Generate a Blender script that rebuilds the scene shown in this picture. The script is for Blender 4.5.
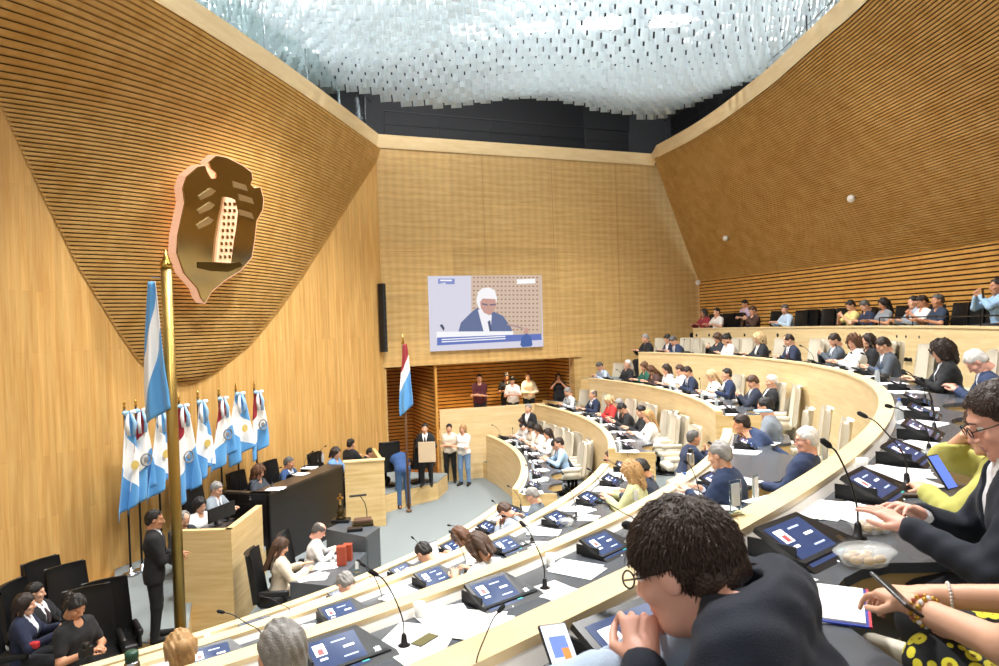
import bpy, bmesh, math, random
import numpy as np
from mathutils import Vector, Matrix
random.seed(7); rng = np.random.default_rng(7)
for o in list(bpy.data.objects): bpy.data.objects.remove(o)
SC = bpy.context.scene; COL = SC.collection
PI = math.pi
# ---------------------------------------------------------------- camera
CZ = 4.4; FPX = 700.0; ROLL = 0.035; PITCH = 7.0/700
cam_d = bpy.data.cameras.new('camera'); cam = bpy.data.objects.new('camera', cam_d); COL.objects.link(cam)
cam_d.sensor_width = 36; cam_d.lens = FPX*36/999; cam_d.clip_start = .05; cam_d.clip_end = 200
FW = Vector((0, math.cos(PITCH), -math.sin(PITCH))); U0 = Vector((0, math.sin(PITCH), math.cos(PITCH))); X0 = Vector((1,0,0))
UP = U0*math.cos(ROLL)+X0*math.sin(ROLL); RT = X0*math.cos(ROLL)-U0*math.sin(ROLL)
cam.matrix_world = Matrix(((RT.x,UP.x,-FW.x,0),(RT.y,UP.y,-FW.y,0),(RT.z,UP.z,-FW.z,CZ),(0,0,0,1)))
cam_d.dof.use_dof = True; cam_d.dof.focus_distance = 6.0; cam_d.dof.aperture_fstop = 7.1
SC.camera = cam
CP = Vector((0,0,CZ))
def ray(px,py): return FW + RT*((px-499.5)/FPX) - UP*((py-333)/FPX)
def PZ(px,py,z):
    r = ray(px,py); return CP + r*((z-CZ)/r.z)
def PD(px,py,d):
    r = ray(px,py); return CP + r*(d/r.y)
def PPL(px,py,p0,n):
    r = ray(px,py); return CP + r*((p0-CP).dot(n)/r.dot(n))
def proj(p):
    v = Vector(p)-CP; d = v.dot(FW); return (499.5+FPX*v.dot(RT)/d, 333-FPX*v.dot(UP)/d)
# ---------------------------------------------------------------- world / light / exposure
w = bpy.data.worlds.new('world'); SC.world = w; w.use_nodes = True
w.node_tree.nodes['Background'].inputs[0].default_value = (1,.97,.93,1)
w.node_tree.nodes['Background'].inputs[1].default_value = .72
SC.view_settings.view_transform = 'Standard'; SC.view_settings.look = 'None'
SC.view_settings.gamma = 1; SC.view_settings.use_curve_mapping = False
SC.view_settings.exposure = 0.08
def spot(name, loc, tgt, power, size, blend=.6, rad=.25, col=(1,.98,.95)):
    l = bpy.data.lights.new(name,'SPOT'); l.energy = power; l.spot_size = math.radians(size); l.spot_blend = blend
    l.shadow_soft_size = rad; l.color = col
    o = bpy.data.objects.new(name,l); COL.objects.link(o); o.location = loc
    o.rotation_euler = (Vector(tgt)-Vector(loc)).to_track_quat('-Z','Y').to_euler(); return o
for (x,y,p) in ((-1,4,1),(3.2,5,1),(-2.5,9,1),(2.5,10,1),(4.6,13,1),(0,14.5,1),(3.2,17,1),(-2.6,13,1)):
    spot('ceiling_spotlight', (x,y,10.1), (x*1.1,y+.3,0), 1650*p, 118, .8, .3)
# ---------------------------------------------------------------- materials
def srgb(c):
    if isinstance(c,str): c = tuple(int(c[i:i+2],16)/255 for i in (0,2,4))
    return tuple((v/12.92 if v<=.04045 else ((v+.055)/1.055)**2.4) for v in c[:3])+(1,)
MATS = {}
def mat(name, col, rough=.6, metal=0, spec=.5, emis=None, es=1, trans=0, alpha=1, noise=0, nscale=20, bump=0, bscale=60, sheen=0):
    if name in MATS: return MATS[name]
    m = bpy.data.materials.new(name); m.use_nodes = True; N = m.node_tree.nodes; L = m.node_tree.links
    b = N['Principled BSDF']; c = srgb(col); b.inputs['Base Color'].default_value = c
    b.inputs['Roughness'].default_value = rough; b.inputs['Metallic'].default_value = metal
    b.inputs['Specular IOR Level'].default_value = spec
    b.inputs['Transmission Weight'].default_value = trans; b.inputs['Alpha'].default_value = alpha
    if sheen: b.inputs['Sheen Weight'].default_value = sheen
    if emis: b.inputs['Emission Color'].default_value = srgb(emis); b.inputs['Emission Strength'].default_value = es
    tc = N.new('ShaderNodeTexCoord')
    nz = N.new('ShaderNodeTexNoise'); nz.inputs['Scale'].default_value = nscale; nz.inputs['Detail'].default_value = 3
    L.new(tc.outputs['Object'], nz.inputs['Vector'])
    mx = N.new('ShaderNodeMix'); mx.data_type = 'RGBA'
    k = 1-(noise or .06); mx.inputs['A'].default_value = tuple(v*k for v in c[:3])+(1,); mx.inputs['B'].default_value = tuple(min(1,v*(2-k)) for v in c[:3])+(1,)
    L.new(nz.outputs['Fac'], mx.inputs['Factor']); L.new(mx.outputs['Result'], b.inputs['Base Color'])
    if bump:
        n2 = N.new('ShaderNodeTexNoise'); n2.inputs['Scale'].default_value = bscale; L.new(tc.outputs['Object'], n2.inputs['Vector'])
        bp = N.new('ShaderNodeBump'); bp.inputs['Strength'].default_value = bump; bp.inputs['Distance'].default_value = .01
        L.new(n2.outputs['Fac'], bp.inputs['Height']); L.new(bp.outputs['Normal'], b.inputs['Normal'])
    MATS[name] = m; return m
def wood(name, light, dark, gscale=(1.2,1.2,14), plank=None, rough=.42, contrast=1.0, moire=0):
    """grain noise stretched along one axis; plank=(axis_u, axis_v, len, width) adds board tone steps and joints"""
    m = bpy.data.materials.new(name); m.use_nodes = True; N = m.node_tree.nodes; L = m.node_tree.links
    b = N['Principled BSDF']; b.inputs['Roughness'].default_value = rough; b.inputs['Specular IOR Level'].default_value = .35
    tc = N.new('ShaderNodeTexCoord'); mp = N.new('ShaderNodeMapping'); mp.inputs['Scale'].default_value = gscale
    L.new(tc.outputs['Object'], mp.inputs['Vector'])
    nz = N.new('ShaderNodeTexNoise'); nz.inputs['Scale'].default_value = 1.5; nz.inputs['Detail'].default_value = 6; nz.inputs['Roughness'].default_value = .6
    nz.inputs['Distortion'].default_value = .4
    L.new(mp.outputs['Vector'], nz.inputs['Vector'])
    cr = N.new('ShaderNodeValToRGB'); cr.color_ramp.elements[0].color = srgb(dark); cr.color_ramp.elements[1].color = srgb(light)
    cr.color_ramp.elements[0].position = .5-.22/contrast; cr.color_ramp.elements[1].position = .5+.18/contrast
    L.new(nz.outputs['Fac'], cr.inputs['Fac']); out = cr.outputs['Color']
    if plank:
        u,v,ln,wd = plank
        sx = N.new('ShaderNodeSeparateXYZ'); L.new(tc.outputs['Object'], sx.inputs[0])
        cb = N.new('ShaderNodeCombineXYZ'); L.new(sx.outputs[u], cb.inputs[0]); L.new(sx.outputs[v], cb.inputs[1])
        br = N.new('ShaderNodeTexBrick'); br.inputs['Scale'].default_value = 1; br.inputs['Brick Width'].default_value = ln
        br.inputs['Row Height'].default_value = wd; br.inputs['Mortar Size'].default_value = .002; br.inputs['Mortar Smooth'].default_value = .2
        br.offset = .37
        br.inputs['Color1'].default_value = (.80,.80,.80,1); br.inputs['Color2'].default_value = (1.0,1.0,1.0,1); br.inputs['Mortar'].default_value = (.62,.58,.52,1)
        L.new(cb.outputs[0], br.inputs['Vector'])
        mm = N.new('ShaderNodeMix'); mm.data_type = 'RGBA'; mm.blend_type = 'MULTIPLY'; mm.inputs['Factor'].default_value = .75
        L.new(out, mm.inputs['A']); L.new(br.outputs['Color'], mm.inputs['B']); out = mm.outputs['Result']
    if moire:
        wv = N.new('ShaderNodeTexNoise'); mp2 = N.new('ShaderNodeMapping'); mp2.inputs['Scale'].default_value = (.7,.7,5)
        L.new(tc.outputs['Object'], mp2.inputs['Vector']); L.new(mp2.outputs['Vector'], wv.inputs['Vector']); wv.inputs['Scale'].default_value = 1.5
        wv2 = N.new('ShaderNodeTexWave'); wv2.wave_type='BANDS'; wv2.bands_direction='Z'; wv2.inputs['Scale'].default_value = 1.6; wv2.inputs['Distortion'].default_value = 3.0; wv2.inputs['Detail Scale'].default_value=.6
        L.new(tc.outputs['Object'], wv2.inputs['Vector'])
        wv3 = N.new('ShaderNodeTexWave'); wv3.wave_type='BANDS'; wv3.bands_direction='X'; wv3.inputs['Scale'].default_value = 1.3; wv3.inputs['Distortion'].default_value = 2.0
        L.new(tc.outputs['Object'], wv3.inputs['Vector'])
        ad = N.new('ShaderNodeMath'); ad.operation='ADD'; L.new(wv2.outputs['Fac'], ad.inputs[0]); L.new(wv3.outputs['Fac'], ad.inputs[1])
        rp = N.new('ShaderNodeValToRGB'); rp.color_ramp.elements[0].color=(.86,.84,.8,1); rp.color_ramp.elements[1].color=(1,1,1,1); rp.color_ramp.elements[0].position=.2; rp.color_ramp.elements[1].position=.8
        hf = N.new('ShaderNodeMath'); hf.operation='MULTIPLY'; hf.inputs[1].default_value=.5; L.new(ad.outputs[0], hf.inputs[0]); L.new(hf.outputs[0], rp.inputs['Fac'])
        mm = N.new('ShaderNodeMix'); mm.data_type='RGBA'; mm.blend_type='MULTIPLY'; mm.inputs['Factor'].default_value = moire
        L.new(out, mm.inputs['A']); L.new(rp.outputs['Color'], mm.inputs['B']); out = mm.outputs['Result']
    L.new(out, b.inputs['Base Color']); MATS[name] = m; return m
M_OAKWALL = wood('oak_vertical_boards','e3b974','cb9750',(9,9,.45),(2,0,2.6,.105),.5,1.1)
M_BACK = wood('oak_perforated_panels','dcba7e','c9a262',(.8,.8,10),(0,2,3.4,1.35),.5,1.0,moire=.9)
M_SLAT = wood('oak_slats','d2a968','b6883f',(2,2,2),None,.5,.9)
M_SLATW = wood('warm_lit_oak_slats','dcaa5c','c48a3c',(2,2,2),None,.5,.9)  # slats in a warmer tone; right wall's orange lighting put into the colour
M_GAP = mat('slat_gap_black','4a3520',.9)
M_DESK = wood('pale_maple_veneer','e8d2a4','d4b782',(.7,.7,9),None,.4,.9)
M_DESK2 = wood('pale_maple_panel','e2c792','cba96c',(.7,.7,9),None,.42,1.0)
M_RAIL = wood('maple_rail','ecd6aa','dcc08c',(1,1,6),None,.35,.8)
M_DARKW = wood('wenge_black_veneer','201b18','141110',(.7,.7,9),None,.3,1)
M_DARKTOP = wood('wenge_top','4a4038','352c26',(2,2,2),None,.28,1)
M_SLATE = mat('slate_laminate','4c5157',.26,noise=.12,nscale=6)
M_WHITE = mat('glare_white_and_casing','f2efe9',.35)  # upstands: glare on glossy light wood put into white; also dome casings
M_CARPET = mat('grey_carpet','7f8788',.95,noise=.12,nscale=40,bump=.2,bscale=300)
M_FLOORW = wood('recess_parquet','b8763c','9a5a2a',(2,2,2),None,.4)
M_BLACKW = mat('black_paint','04060a',.6)
M_BLACK = mat('black_plastic','141416',.35)
M_BLKM = mat('black_metal','1b1c1e',.4,metal=.6)
M_LEATHER = mat('black_leather','0c0d0f',.45,bump=.15)
M_CREAM = mat('cream_leather','cbc3b0',.5,bump=.12,bscale=40)
M_GREYT = mat('grey_laminate_table','4f555b',.4)
M_GOLD = mat('polished_brass','c9a254',.25,metal=1)
M_MAST = mat('brass_mast','a88a4a',.35,metal=.85)
M_STEEL = mat('steel','b5b8bb',.25,metal=1)
M_PAPER = mat('paper','f4f3f0',.8)
# ---------------------------------------------------------------- object helpers
def me_from(verts, faces, name, smooth=False, fm=None):
    me = bpy.data.meshes.new(name); me.from_pydata([tuple(v) for v in verts], [], [tuple(f) for f in faces])
    if fm is not None: me.polygons.foreach_set('material_index', fm)
    if smooth: me.polygons.foreach_set('use_smooth', [True]*len(me.polygons))
    me.update(); return me
def link(name, me, mats, parent=None, loc=None, rz=0):
    o = bpy.data.objects.new(name, me); COL.objects.link(o)
    if not isinstance(mats,(list,tuple)): mats = [mats]
    if len(me.materials)==0:
        for m in mats: me.materials.append(m)
    if parent is not None: o.parent = parent
    if loc is not None: o.location = loc
    if rz: o.rotation_euler = (0,0,rz)
    return o
def setmats(o, mats):
    for i,m in enumerate(mats):
        o.material_slots[i].link = 'OBJECT'; o.material_slots[i].material = m
def tag(o, label=None, cat=None, group=None, kind=None):
    if label: o['label'] = label
    if cat: o['category'] = cat
    if group: o['group'] = group
    if kind: o['kind'] = kind
    return o
def empty(name, loc=(0,0,0), rz=0, label=None, cat=None, group=None):
    o = bpy.data.objects.new(name, None); COL.objects.link(o); o.location = loc; o.rotation_euler = (0,0,rz); o.empty_display_size=.1
    return tag(o,label,cat,group)
def struct(name, me, m, **k): o = link(name, me, m, **k); o['kind']='structure'; return o
def children(o): return [c for c in bpy.data.objects if c.parent is o]
def copy_tree(o, loc, rz=0, sc=None, label=None, group=None):
    c = o.copy(); COL.objects.link(c); c.location = loc; c.rotation_euler = (0,0,rz)
    if sc: c.scale = (sc,)*3
    if label: c['label'] = label
    if group: c['group'] = group
    for ch in KIDS.get(o.name, []):
        d = ch.copy(); COL.objects.link(d); d.parent = c
        for g in KIDS.get(ch.name, []):
            e = g.copy(); COL.objects.link(e); e.parent = d
    return c
KIDS = {}
def index_kids(o):
    KIDS[o.name] = children(o)
    for c in KIDS[o.name]: KIDS[c.name] = children(c)
class MB:
    def __init__(s): s.v=[]; s.f=[]; s.m=[]
    def add(s, vs, fs, mi=0):
        n=len(s.v); s.v += [Vector(v) for v in vs]; s.f += [tuple(i+n for i in f) for f in fs]; s.m += [mi]*len(fs); return s
    def box(s, c, d, rz=0, mi=0, rx=0):
        hx,hy,hz = d[0]/2,d[1]/2,d[2]/2; M = Matrix.Translation(c)@Matrix.Rotation(rz,4,'Z')@Matrix.Rotation(rx,4,'X')
        vs=[M@Vector((x*hx,y*hy,z*hz)) for x in(-1,1) for y in(-1,1) for z in(-1,1)]
        return s.add(vs,[(0,1,3,2),(4,6,7,5),(0,4,5,1),(2,3,7,6),(0,2,6,4),(1,5,7,3)],mi)
    def rbox(s, c, d, b=.01, rz=0, rx=0, mi=0, seg=2):
        bm=bmesh.new(); bmesh.ops.create_cube(bm,size=1); bmesh.ops.scale(bm,vec=d,verts=bm.verts)
        bmesh.ops.bevel(bm,geom=bm.edges[:],offset=b,segments=seg,affect='EDGES',profile=.5)
        M = Matrix.Translation(c)@Matrix.Rotation(rz,4,'Z')@Matrix.Rotation(rx,4,'X'); bm.verts.ensure_lookup_table()
        s.add([M@v.co for v in bm.verts],[[v.index for v in f.verts] for f in bm.faces],mi); bm.free(); return s
    def prism(s, pts, z0, z1, mi=0):
        n=len(pts); vs=[(p[0],p[1],z0) for p in pts]+[(p[0],p[1],z1) for p in pts]
        return s.add(vs,[tuple(range(n-1,-1,-1)),tuple(range(n,2*n))]+[(i,(i+1)%n,n+(i+1)%n,n+i) for i in range(n)],mi)
    def tube(s, pts, r, n=8, mi=0, cap=True):
        pts=[Vector(p) for p in pts]; rs = r if isinstance(r,(list,tuple)) else [r]*len(pts); vs=[]; fs=[]
        pu=None
        for i,p in enumerate(pts):
            t=(pts[min(i+1,len(pts)-1)]-pts[max(i-1,0)]).normalized()
            a = pu if pu is not None else (Vector((0,0,1)) if abs(t.z)<.9 else Vector((1,0,0)))
            a = (a - t*a.dot(t)).normalized(); pu=a; b=t.cross(a)
            for k in range(n):
                an=2*PI*k/n; vs.append(p+(a*math.cos(an)+b*math.sin(an))*rs[i])
        for i in range(len(pts)-1):
            for k in range(n): fs.append((i*n+k,i*n+(k+1)%n,(i+1)*n+(k+1)%n,(i+1)*n+k))
        if cap: fs.append(tuple(range(n-1,-1,-1))); fs.append(tuple((len(pts)-1)*n+k for k in range(n)))
        return s.add(vs,fs,mi)
    def lathe(s, prof, c=(0,0,0), n=16, mi=0):
        vs=[]; fs=[]
        for r,z in prof:
            for k in range(n): a=2*PI*k/n; vs.append((c[0]+r*math.cos(a),c[1]+r*math.sin(a),c[2]+z))
        for i in range(len(prof)-1):
            for k in range(n): fs.append((i*n+k,i*n+(k+1)%n,(i+1)*n+(k+1)%n,(i+1)*n+k))
        fs.append(tuple(range(n-1,-1,-1))); fs.append(tuple((len(prof)-1)*n+k for k in range(n)))
        return s.add(vs,fs,mi)
    def sph(s, c, r, n=10, mi=0):
        r = r if isinstance(r,(list,tuple)) else (r,r,r); vs=[]; fs=[]; m=n//2
        for i in range(m+1):
            t=PI*i/m
            for k in range(n): a=2*PI*k/n; vs.append((c[0]+r[0]*math.sin(t)*math.cos(a),c[1]+r[1]*math.sin(t)*math.sin(a),c[2]+r[2]*math.cos(t)))
        for i in range(m):
            for k in range(n): fs.append((i*n+k,(i+1)*n+k,(i+1)*n+(k+1)%n,i*n+(k+1)%n))
        return s.add(vs,fs,mi)
    def mesh(s,name,smooth=False): return me_from(s.v,s.f,name,smooth,s.m)
    def build(s,name,mats,parent=None,smooth=False,loc=None,rz=0): return link(name,s.mesh(name,smooth),mats,parent,loc,rz)
def sheet(rows):   # rows: list of equal-length point lists
    n=len(rows[0]); vs=[p for r in rows for p in r]; fs=[(i*n+j,i*n+j+1,(i+1)*n+j+1,(i+1)*n+j) for i in range(len(rows)-1) for j in range(n-1)]
    return vs,fs
# ---------------------------------------------------------------- ring geometry (desk rows)
RC = Vector((-9.5,15.0))
ZR = {1:1.3,2:2.05,3:2.78,4:3.53}; ZT = {k:ZR[k]-.08 for k in ZR}; ZF = {k:ZT[k]-.75 for k in ZR}; ZF[0]=0.0
RAIL = {1:[(487,435),(506,446),(520,461),(524,473),(517,486),(500,505)],
 2:[(560,410),(584,418),(601,429),(609,446),(605,464)],
 3:[(590,378),(632,384),(668,390),(694,398),(709,406),(714,410),(687,473),(660,490),(575,537),(500,570)],
 4:[(640,352),(679,353),(718,355),(757,358),(796,362),(831,367),(867,382),(878,398),(860,430),(800,478),(716,520),(620,575),(500,630)]}
TABP = {1:[(510,508),(487,525),(452,545),(410,570),(349,596)],2:[(588,496),(563,517),(510,543),(442,576),(349,612)],3:[(595,538),(502,588),(345,647)],4:[]}
RF = {}
def pol(p): return math.atan2(p.y-RC.y,p.x-RC.x), math.hypot(p.x-RC.x,p.y-RC.y)
for k in RAIL:
    a=[pol(PZ(u,v,ZR[k])) for u,v in RAIL[k]]+[(t,r-.33) for t,r in (pol(PZ(u,v,ZT[k]+.05)) for u,v in TABP[k])]
    th=np.array([q[0] for q in a]); rr=np.array([q[1] for q in a]); RF[k]=np.polyfit(th,rr,3 if k==4 else 2)
def Rk(k,th): return float(np.polyval(RF[k],max(min(th,.55),-1.12)))
def rp(k,th,off,z): r=Rk(k,th)+off; return Vector((RC.x+r*math.cos(th),RC.y+r*math.sin(th),z))
def th_of(px,py,k,z=None): return pol(PZ(px,py,ZR[k] if z is None else z))[0]
def face_in(p,k=None): return math.atan2(RC.y-p.y,RC.x-p.x)-PI/2
def seat_th(k,px,off,dz):   # angle on ring k whose seat head projects to column px
    best=None
    ts=np.linspace(.62,-1.35,400)
    pv=None
    for t in ts:
        p=rp(k,t,off,ZF[k]+dz)
        if p.y<.25: break
        q=proj(p)[0]
        if pv is not None and (pv[1]-px)*(q-px)<=0:
            yield pv[0]+(t-pv[0])*(px-pv[1])/(q-pv[1]+1e-9)
        pv=(t,q)
# ---------------------------------------------------------------- smooth body surfaces (distance field -> mesh)
def surf(f, lo, hi, h):
    ax=[np.arange(lo[i],hi[i]+h,h,dtype=np.float32) for i in range(3)]
    X,Y,Z=np.meshgrid(*ax,indexing='ij'); P=np.stack([X,Y,Z],-1); D=f(P).astype(np.float32)
    S=D<0; nx,ny,nz=S.shape
    c=[S[i:nx-1+i,j:ny-1+j,k:nz-1+k] for i in(0,1) for j in(0,1) for k in(0,1)]
    n=sum(a.astype(np.int8) for a in c); act=(n>0)&(n<8); idx=-np.ones(act.shape,np.int64); idx[act]=np.arange(act.sum())
    A=np.argwhere(act); acc=np.zeros((len(A),3)); cnt=np.zeros(len(A)); o=np.array([ax[0][0],ax[1][0],ax[2][0]])
    cor=[(i,j,k) for i in(0,1) for j in(0,1) for k in(0,1)]
    for a in range(8):
        for b in range(a+1,8):
            if sum(abs(cor[a][q]-cor[b][q]) for q in range(3))!=1: continue
            pa=A+cor[a]; pb=A+cor[b]; da=D[pa[:,0],pa[:,1],pa[:,2]]; db=D[pb[:,0],pb[:,1],pb[:,2]]
            m=(da<0)!=(db<0); t=(da/(da-db+1e-12))[m][:,None]; acc[m]+=pa[m]+(pb[m]-pa[m])*t; cnt[m]+=1
    V=acc/cnt[:,None]*h+o; F=[]
    for q in range(3):
        d=[0,0,0]; d[q]=1; s0=S[tuple(slice(0,S.shape[i]-d[i]) for i in range(3))]; s1=S[tuple(slice(d[i],None) for i in range(3))]
        E=np.argwhere(s0!=s1); u,v=(q+1)%3,(q+2)%3
        ok=(E[:,u]>0)&(E[:,v]>0)&(E[:,u]<S.shape[u]-1)&(E[:,v]<S.shape[v]-1); E=E[ok]
        fl=s0[E[:,0],E[:,1],E[:,2]]
        def I(du,dv):
            w=E.copy(); w[:,u]-=du; w[:,v]-=dv; return idx[w[:,0],w[:,1],w[:,2]]
        Q=np.stack([I(1,1),I(0,1),I(0,0),I(1,0)],1); Q[~fl]=Q[~fl][:,::-1]; F.append(Q)
    return V,np.concatenate(F) if F else np.zeros((0,4),int)
def cap(P,a,b,ra,rb=None):
    rb=ra if rb is None else rb; a=np.array(a,np.float32); b=np.array(b,np.float32); ab=b-a
    t=np.clip(((P-a)@ab)/(ab@ab+1e-9),0,1); return np.linalg.norm(P-a-t[...,None]*ab,axis=-1)-(ra+(rb-ra)*t)
def ell(P,c,r):
    r=np.array(r,np.float32); q=(P-np.array(c,np.float32))/r; n=np.linalg.norm(q,axis=-1); return (n-1)*min(r)*.6+(n-1)*r.mean()*.4
def smin(a,b,k=.03):
    h=np.clip(.5+.5*(b-a)/k,0,1); return b+(a-b)*h-k*h*(1-h)
def small(L,k=.03):
    d=L[0]
    for e in L[1:]: d=smin(d,e,k)
    return d
# --- head, in its own frame: origin between the ears, +y is the face
def sdf_head(P,fem=False,old=False):
    d=ell(P,(0,-.012,.028),(.076,.096,.09))
    d=smin(d,ell(P,(0,.022,-.05),(.055 if fem else .06,.068,.078)),.03)
    d=smin(d,cap(P,(-.03,.045,-.088),(.03,.045,-.088),.026),.02)                      # jaw
    d=smin(d,ell(P,(0,.072,-.1),(.022,.018,.018)),.015)                               # chin
    d=smin(d,cap(P,(-.034,.075,.028),(.034,.075,.028),.012),.012)                     # brow
    for s in(-1,1):
        d=-smin(-d,ell(P,(s*.032,.1,.008),(.019,.016,.012)),.01)*1.0 if False else np.maximum(d,-ell(P,(s*.032,.102,.008),(.018,.018,.012)))
        d=smin(d,ell(P,(s*.045,.055,-.025),(.022,.026,.022)),.02)                     # cheek
        d=smin(d,ell(P,(s*.078,-.008,-.004),(.01,.02,.032)),.008)                     # ear
    d=smin(d,cap(P,(0,.088,.012),(0,.108,-.028),.008,.0125),.01)
    for s in(-1,1): d=smin(d,ell(P,(s*.012,.098,-.033),(.009,.01,.007)),.006)
    d=smin(d,cap(P,(-.017,.087,-.058),(.017,.087,-.058),.0075),.006); d=smin(d,cap(P,(-.014,.086,-.069),(.014,.086,-.069),.008),.005)
    d=smin(d,cap(P,(0,-.03,-.06),(0,-.035,-.15),.05,.05),.03)
    return d
HEADC={}
def head_mesh(fem,res):
    k=(fem,res)
    if k not in HEADC:
        V,F=surf(lambda P:sdf_head(P,fem),(-.1,-.13,-.15),(.1,.14,.13),res)
        HEADC[k]=(V,F)
    return HEADC[k]
# --- hand frame: wrist at origin, +y to the fingertips, palm faces -z, thumb on +x
def sdf_hand(P,curl,spread=.0,thumb=.5):
    d=small([cap(P,(x*.6,.0,0),(x,.085,.002),.015,.013) for x in(-.028,-.010,.010,.028)],.018)
    d=smin(d,cap(P,(0,-.03,0),(0,.015,0),.024,.024),.02)
    L=(.022,.026,.029,.024); fl=(.030,.036,.04,.035); xs=(-.029,-.0105,.0105,.029)
    fingers=[]
    for i in range(4):
        p=np.array((xs[i],.088,.002)); a=0; c=curl*(1+.12*(1.5-i)*.3)
        for j,(seg,r) in enumerate(((fl[i],.0088),(fl[i]*.62,.0082),(fl[i]*.5,.0072))):
            a+=c*(.75,1.0,.7)[j]; q=p+np.array((xs[i]*spread*.3+ (i-1.5)*.002, math.cos(a)*seg,-math.sin(a)*seg)); fingers.append(cap(P,p,q,r,r*.92)); p=q
    fd=fingers[0]
    for e in fingers[1:]: fd=np.minimum(fd,e)
    d=smin(d,fd,.006)
    a=np.array((.024,.02,-.004)); b=a+np.array((.03,.032,-.012-.012*thumb)); c=b+np.array((.012-.012*thumb,.028,-.008*thumb)); e=c+np.array((-.004*thumb,.022,-.004))
    return smin(d,np.minimum(np.minimum(cap(P,a,b,.015,.011),cap(P,b,c,.0105,.0095)),cap(P,c,e,.0095,.008)),.008)
HANDC={}
def hand_mesh(kind,res):
    k=(kind,res)
    if k not in HANDC:
        curl={'flat':.18,'relax':.42,'grip':.95,'pinch':.65}[kind]
        HANDC[k]=surf(lambda P:sdf_hand(P,curl,.5,{'flat':.1,'relax':.5,'grip':1,'pinch':.9}[kind]),(-.055,-.05,-.11),(.09,.23,.035),res)
    return HANDC[k]
# --- hair, in the head frame
def sdf_hair(P,style,seed=0):
    x,y,z=P[...,0],P[...,1],P[...,2]
    t=.014; 
    if style in('curly','volume'): t=.03
    if style in('short','receding','fringe_bald'): t=.010
    if style=='cropped': t=.007
    base=ell(P,(0,-.015,.032),(.078+t,.099+t,.088+t))
    nb=.004*np.sin(x*95+seed+2*np.sin(y*50))+.004*np.sin(y*70+x*60+seed)+.0025*np.sin(x*210+z*60)
    if style=='curly' or style=='volume': nb=nb*2.6+.006*np.sin(x*130+z*90)*np.sin(y*120+z*70)
    nape=cap(P,(-.03,-.075,-.03),(.03,-.075,-.03),.03+t*.6)
    d=smin(base,nape,.03)+nb
    line=(z-.062)*.86+(-y+.075)*.95                      # hairline: forehead high, nape low
    side=np.abs(x)
    cut=-(line-.0) 
    ear=ell(P,(0,.012,-.012),(.2,.034,.036))             # keep the ears free
    if style in('short','cropped','receding','fringe','quiff'):
        d=d+.011*np.exp(-np.clip(line,0,None)/.02); d=np.maximum(d,cut); d=np.maximum(d,-(z+.085)); d=np.maximum(d,-ear)
        if style=='receding': d=np.maximum(d,-ell(P,(0,.075,.115),(.05,.085,.06)))
        if style=='quiff': d=smin(d,ell(P,(.0,.062,.108),(.05,.035,.022))+nb,.02)
    if style=='fringe_bald':
        d=np.maximum(np.maximum(d,cut),-ear); d=np.maximum(d,-ell(P,(0,.02,.14),(.075,.12,.09)))
    if style in('bun','ponytail'):
        d=np.maximum(np.maximum(d,cut),-(z+.07))
        d=smin(d,ell(P,(0,-.125,.06),(.042,.035,.042)) if style=='bun' else smin(cap(P,(0,-.12,.04),(0,-.15,-.06),.03,.028),cap(P,(0,-.15,-.06),(0,-.13,-.2),.028,.012),.02),.012)
    if style in('long','longer','bob','curly','volume'):
        face=ell(P,(0,.1,-.03),(.06,.095,.105))
        bot={'long':-.26,'longer':-.36,'bob':-.13,'curly':-.14,'volume':-.2}[style]
        w=.03 if style in('long','longer','bob') else .042
        for s in(-1,1):
            d=smin(d,cap(P,(s*.075,-.01,.02),(s*.082,-.005,bot*.55),w*.75,w*.8)+nb,.03); d=smin(d,cap(P,(s*.082,-.005,bot*.55),(s*.07,.0,bot),w*.8,w*.4)+nb,.02)
        d=smin(d,cap(P,(-.045,-.085,.0),(-.05,-.09,bot),w*1.1,w*.6)+nb,.03); d=smin(d,cap(P,(.045,-.085,.0),(.05,-.09,bot),w*1.1,w*.6)+nb,.03); d=smin(d,cap(P,(0,-.095,.0),(0,-.1,bot-.02),w*1.1,w*.6)+nb,.03)
        d=np.maximum(d,-face)
    return d
HAIRC={}
def hair_mesh(style,res):
    k=(style,res)
    if k not in HAIRC: HAIRC[k]=surf(lambda P:sdf_hair(P,style,len(style)),(-.14,-.2,-.42 if style in('long','longer','bob','curly','volume','ponytail') else -.13),(.14,.14,.18),res)
    return HAIRC[k]
def ik(a,c,l1,l2,hint):
    a=np.array(a,float); c=np.array(c,float); v=c-a; d=np.linalg.norm(v); m=(l1+l2)*.995
    if d>m: c=a+v/d*m; v=c-a; d=m
    u=v/d; x=(l1*l1-l2*l2+d*d)/(2*d); h=math.sqrt(max(l1*l1-x*x,1e-6)); hh=np.array(hint,float); hh=hh-u*(hh@u); hh/=np.linalg.norm(hh)+1e-9
    return a+u*x+hh*h,c
def rotm(pitch,yaw,roll=0):   # head frame: pitch>0 looks down
    return np.array(Matrix.Rotation(yaw,3,'Z')@Matrix.Rotation(-pitch,3,'X')@Matrix.Rotation(roll,3,'Y'))
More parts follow.
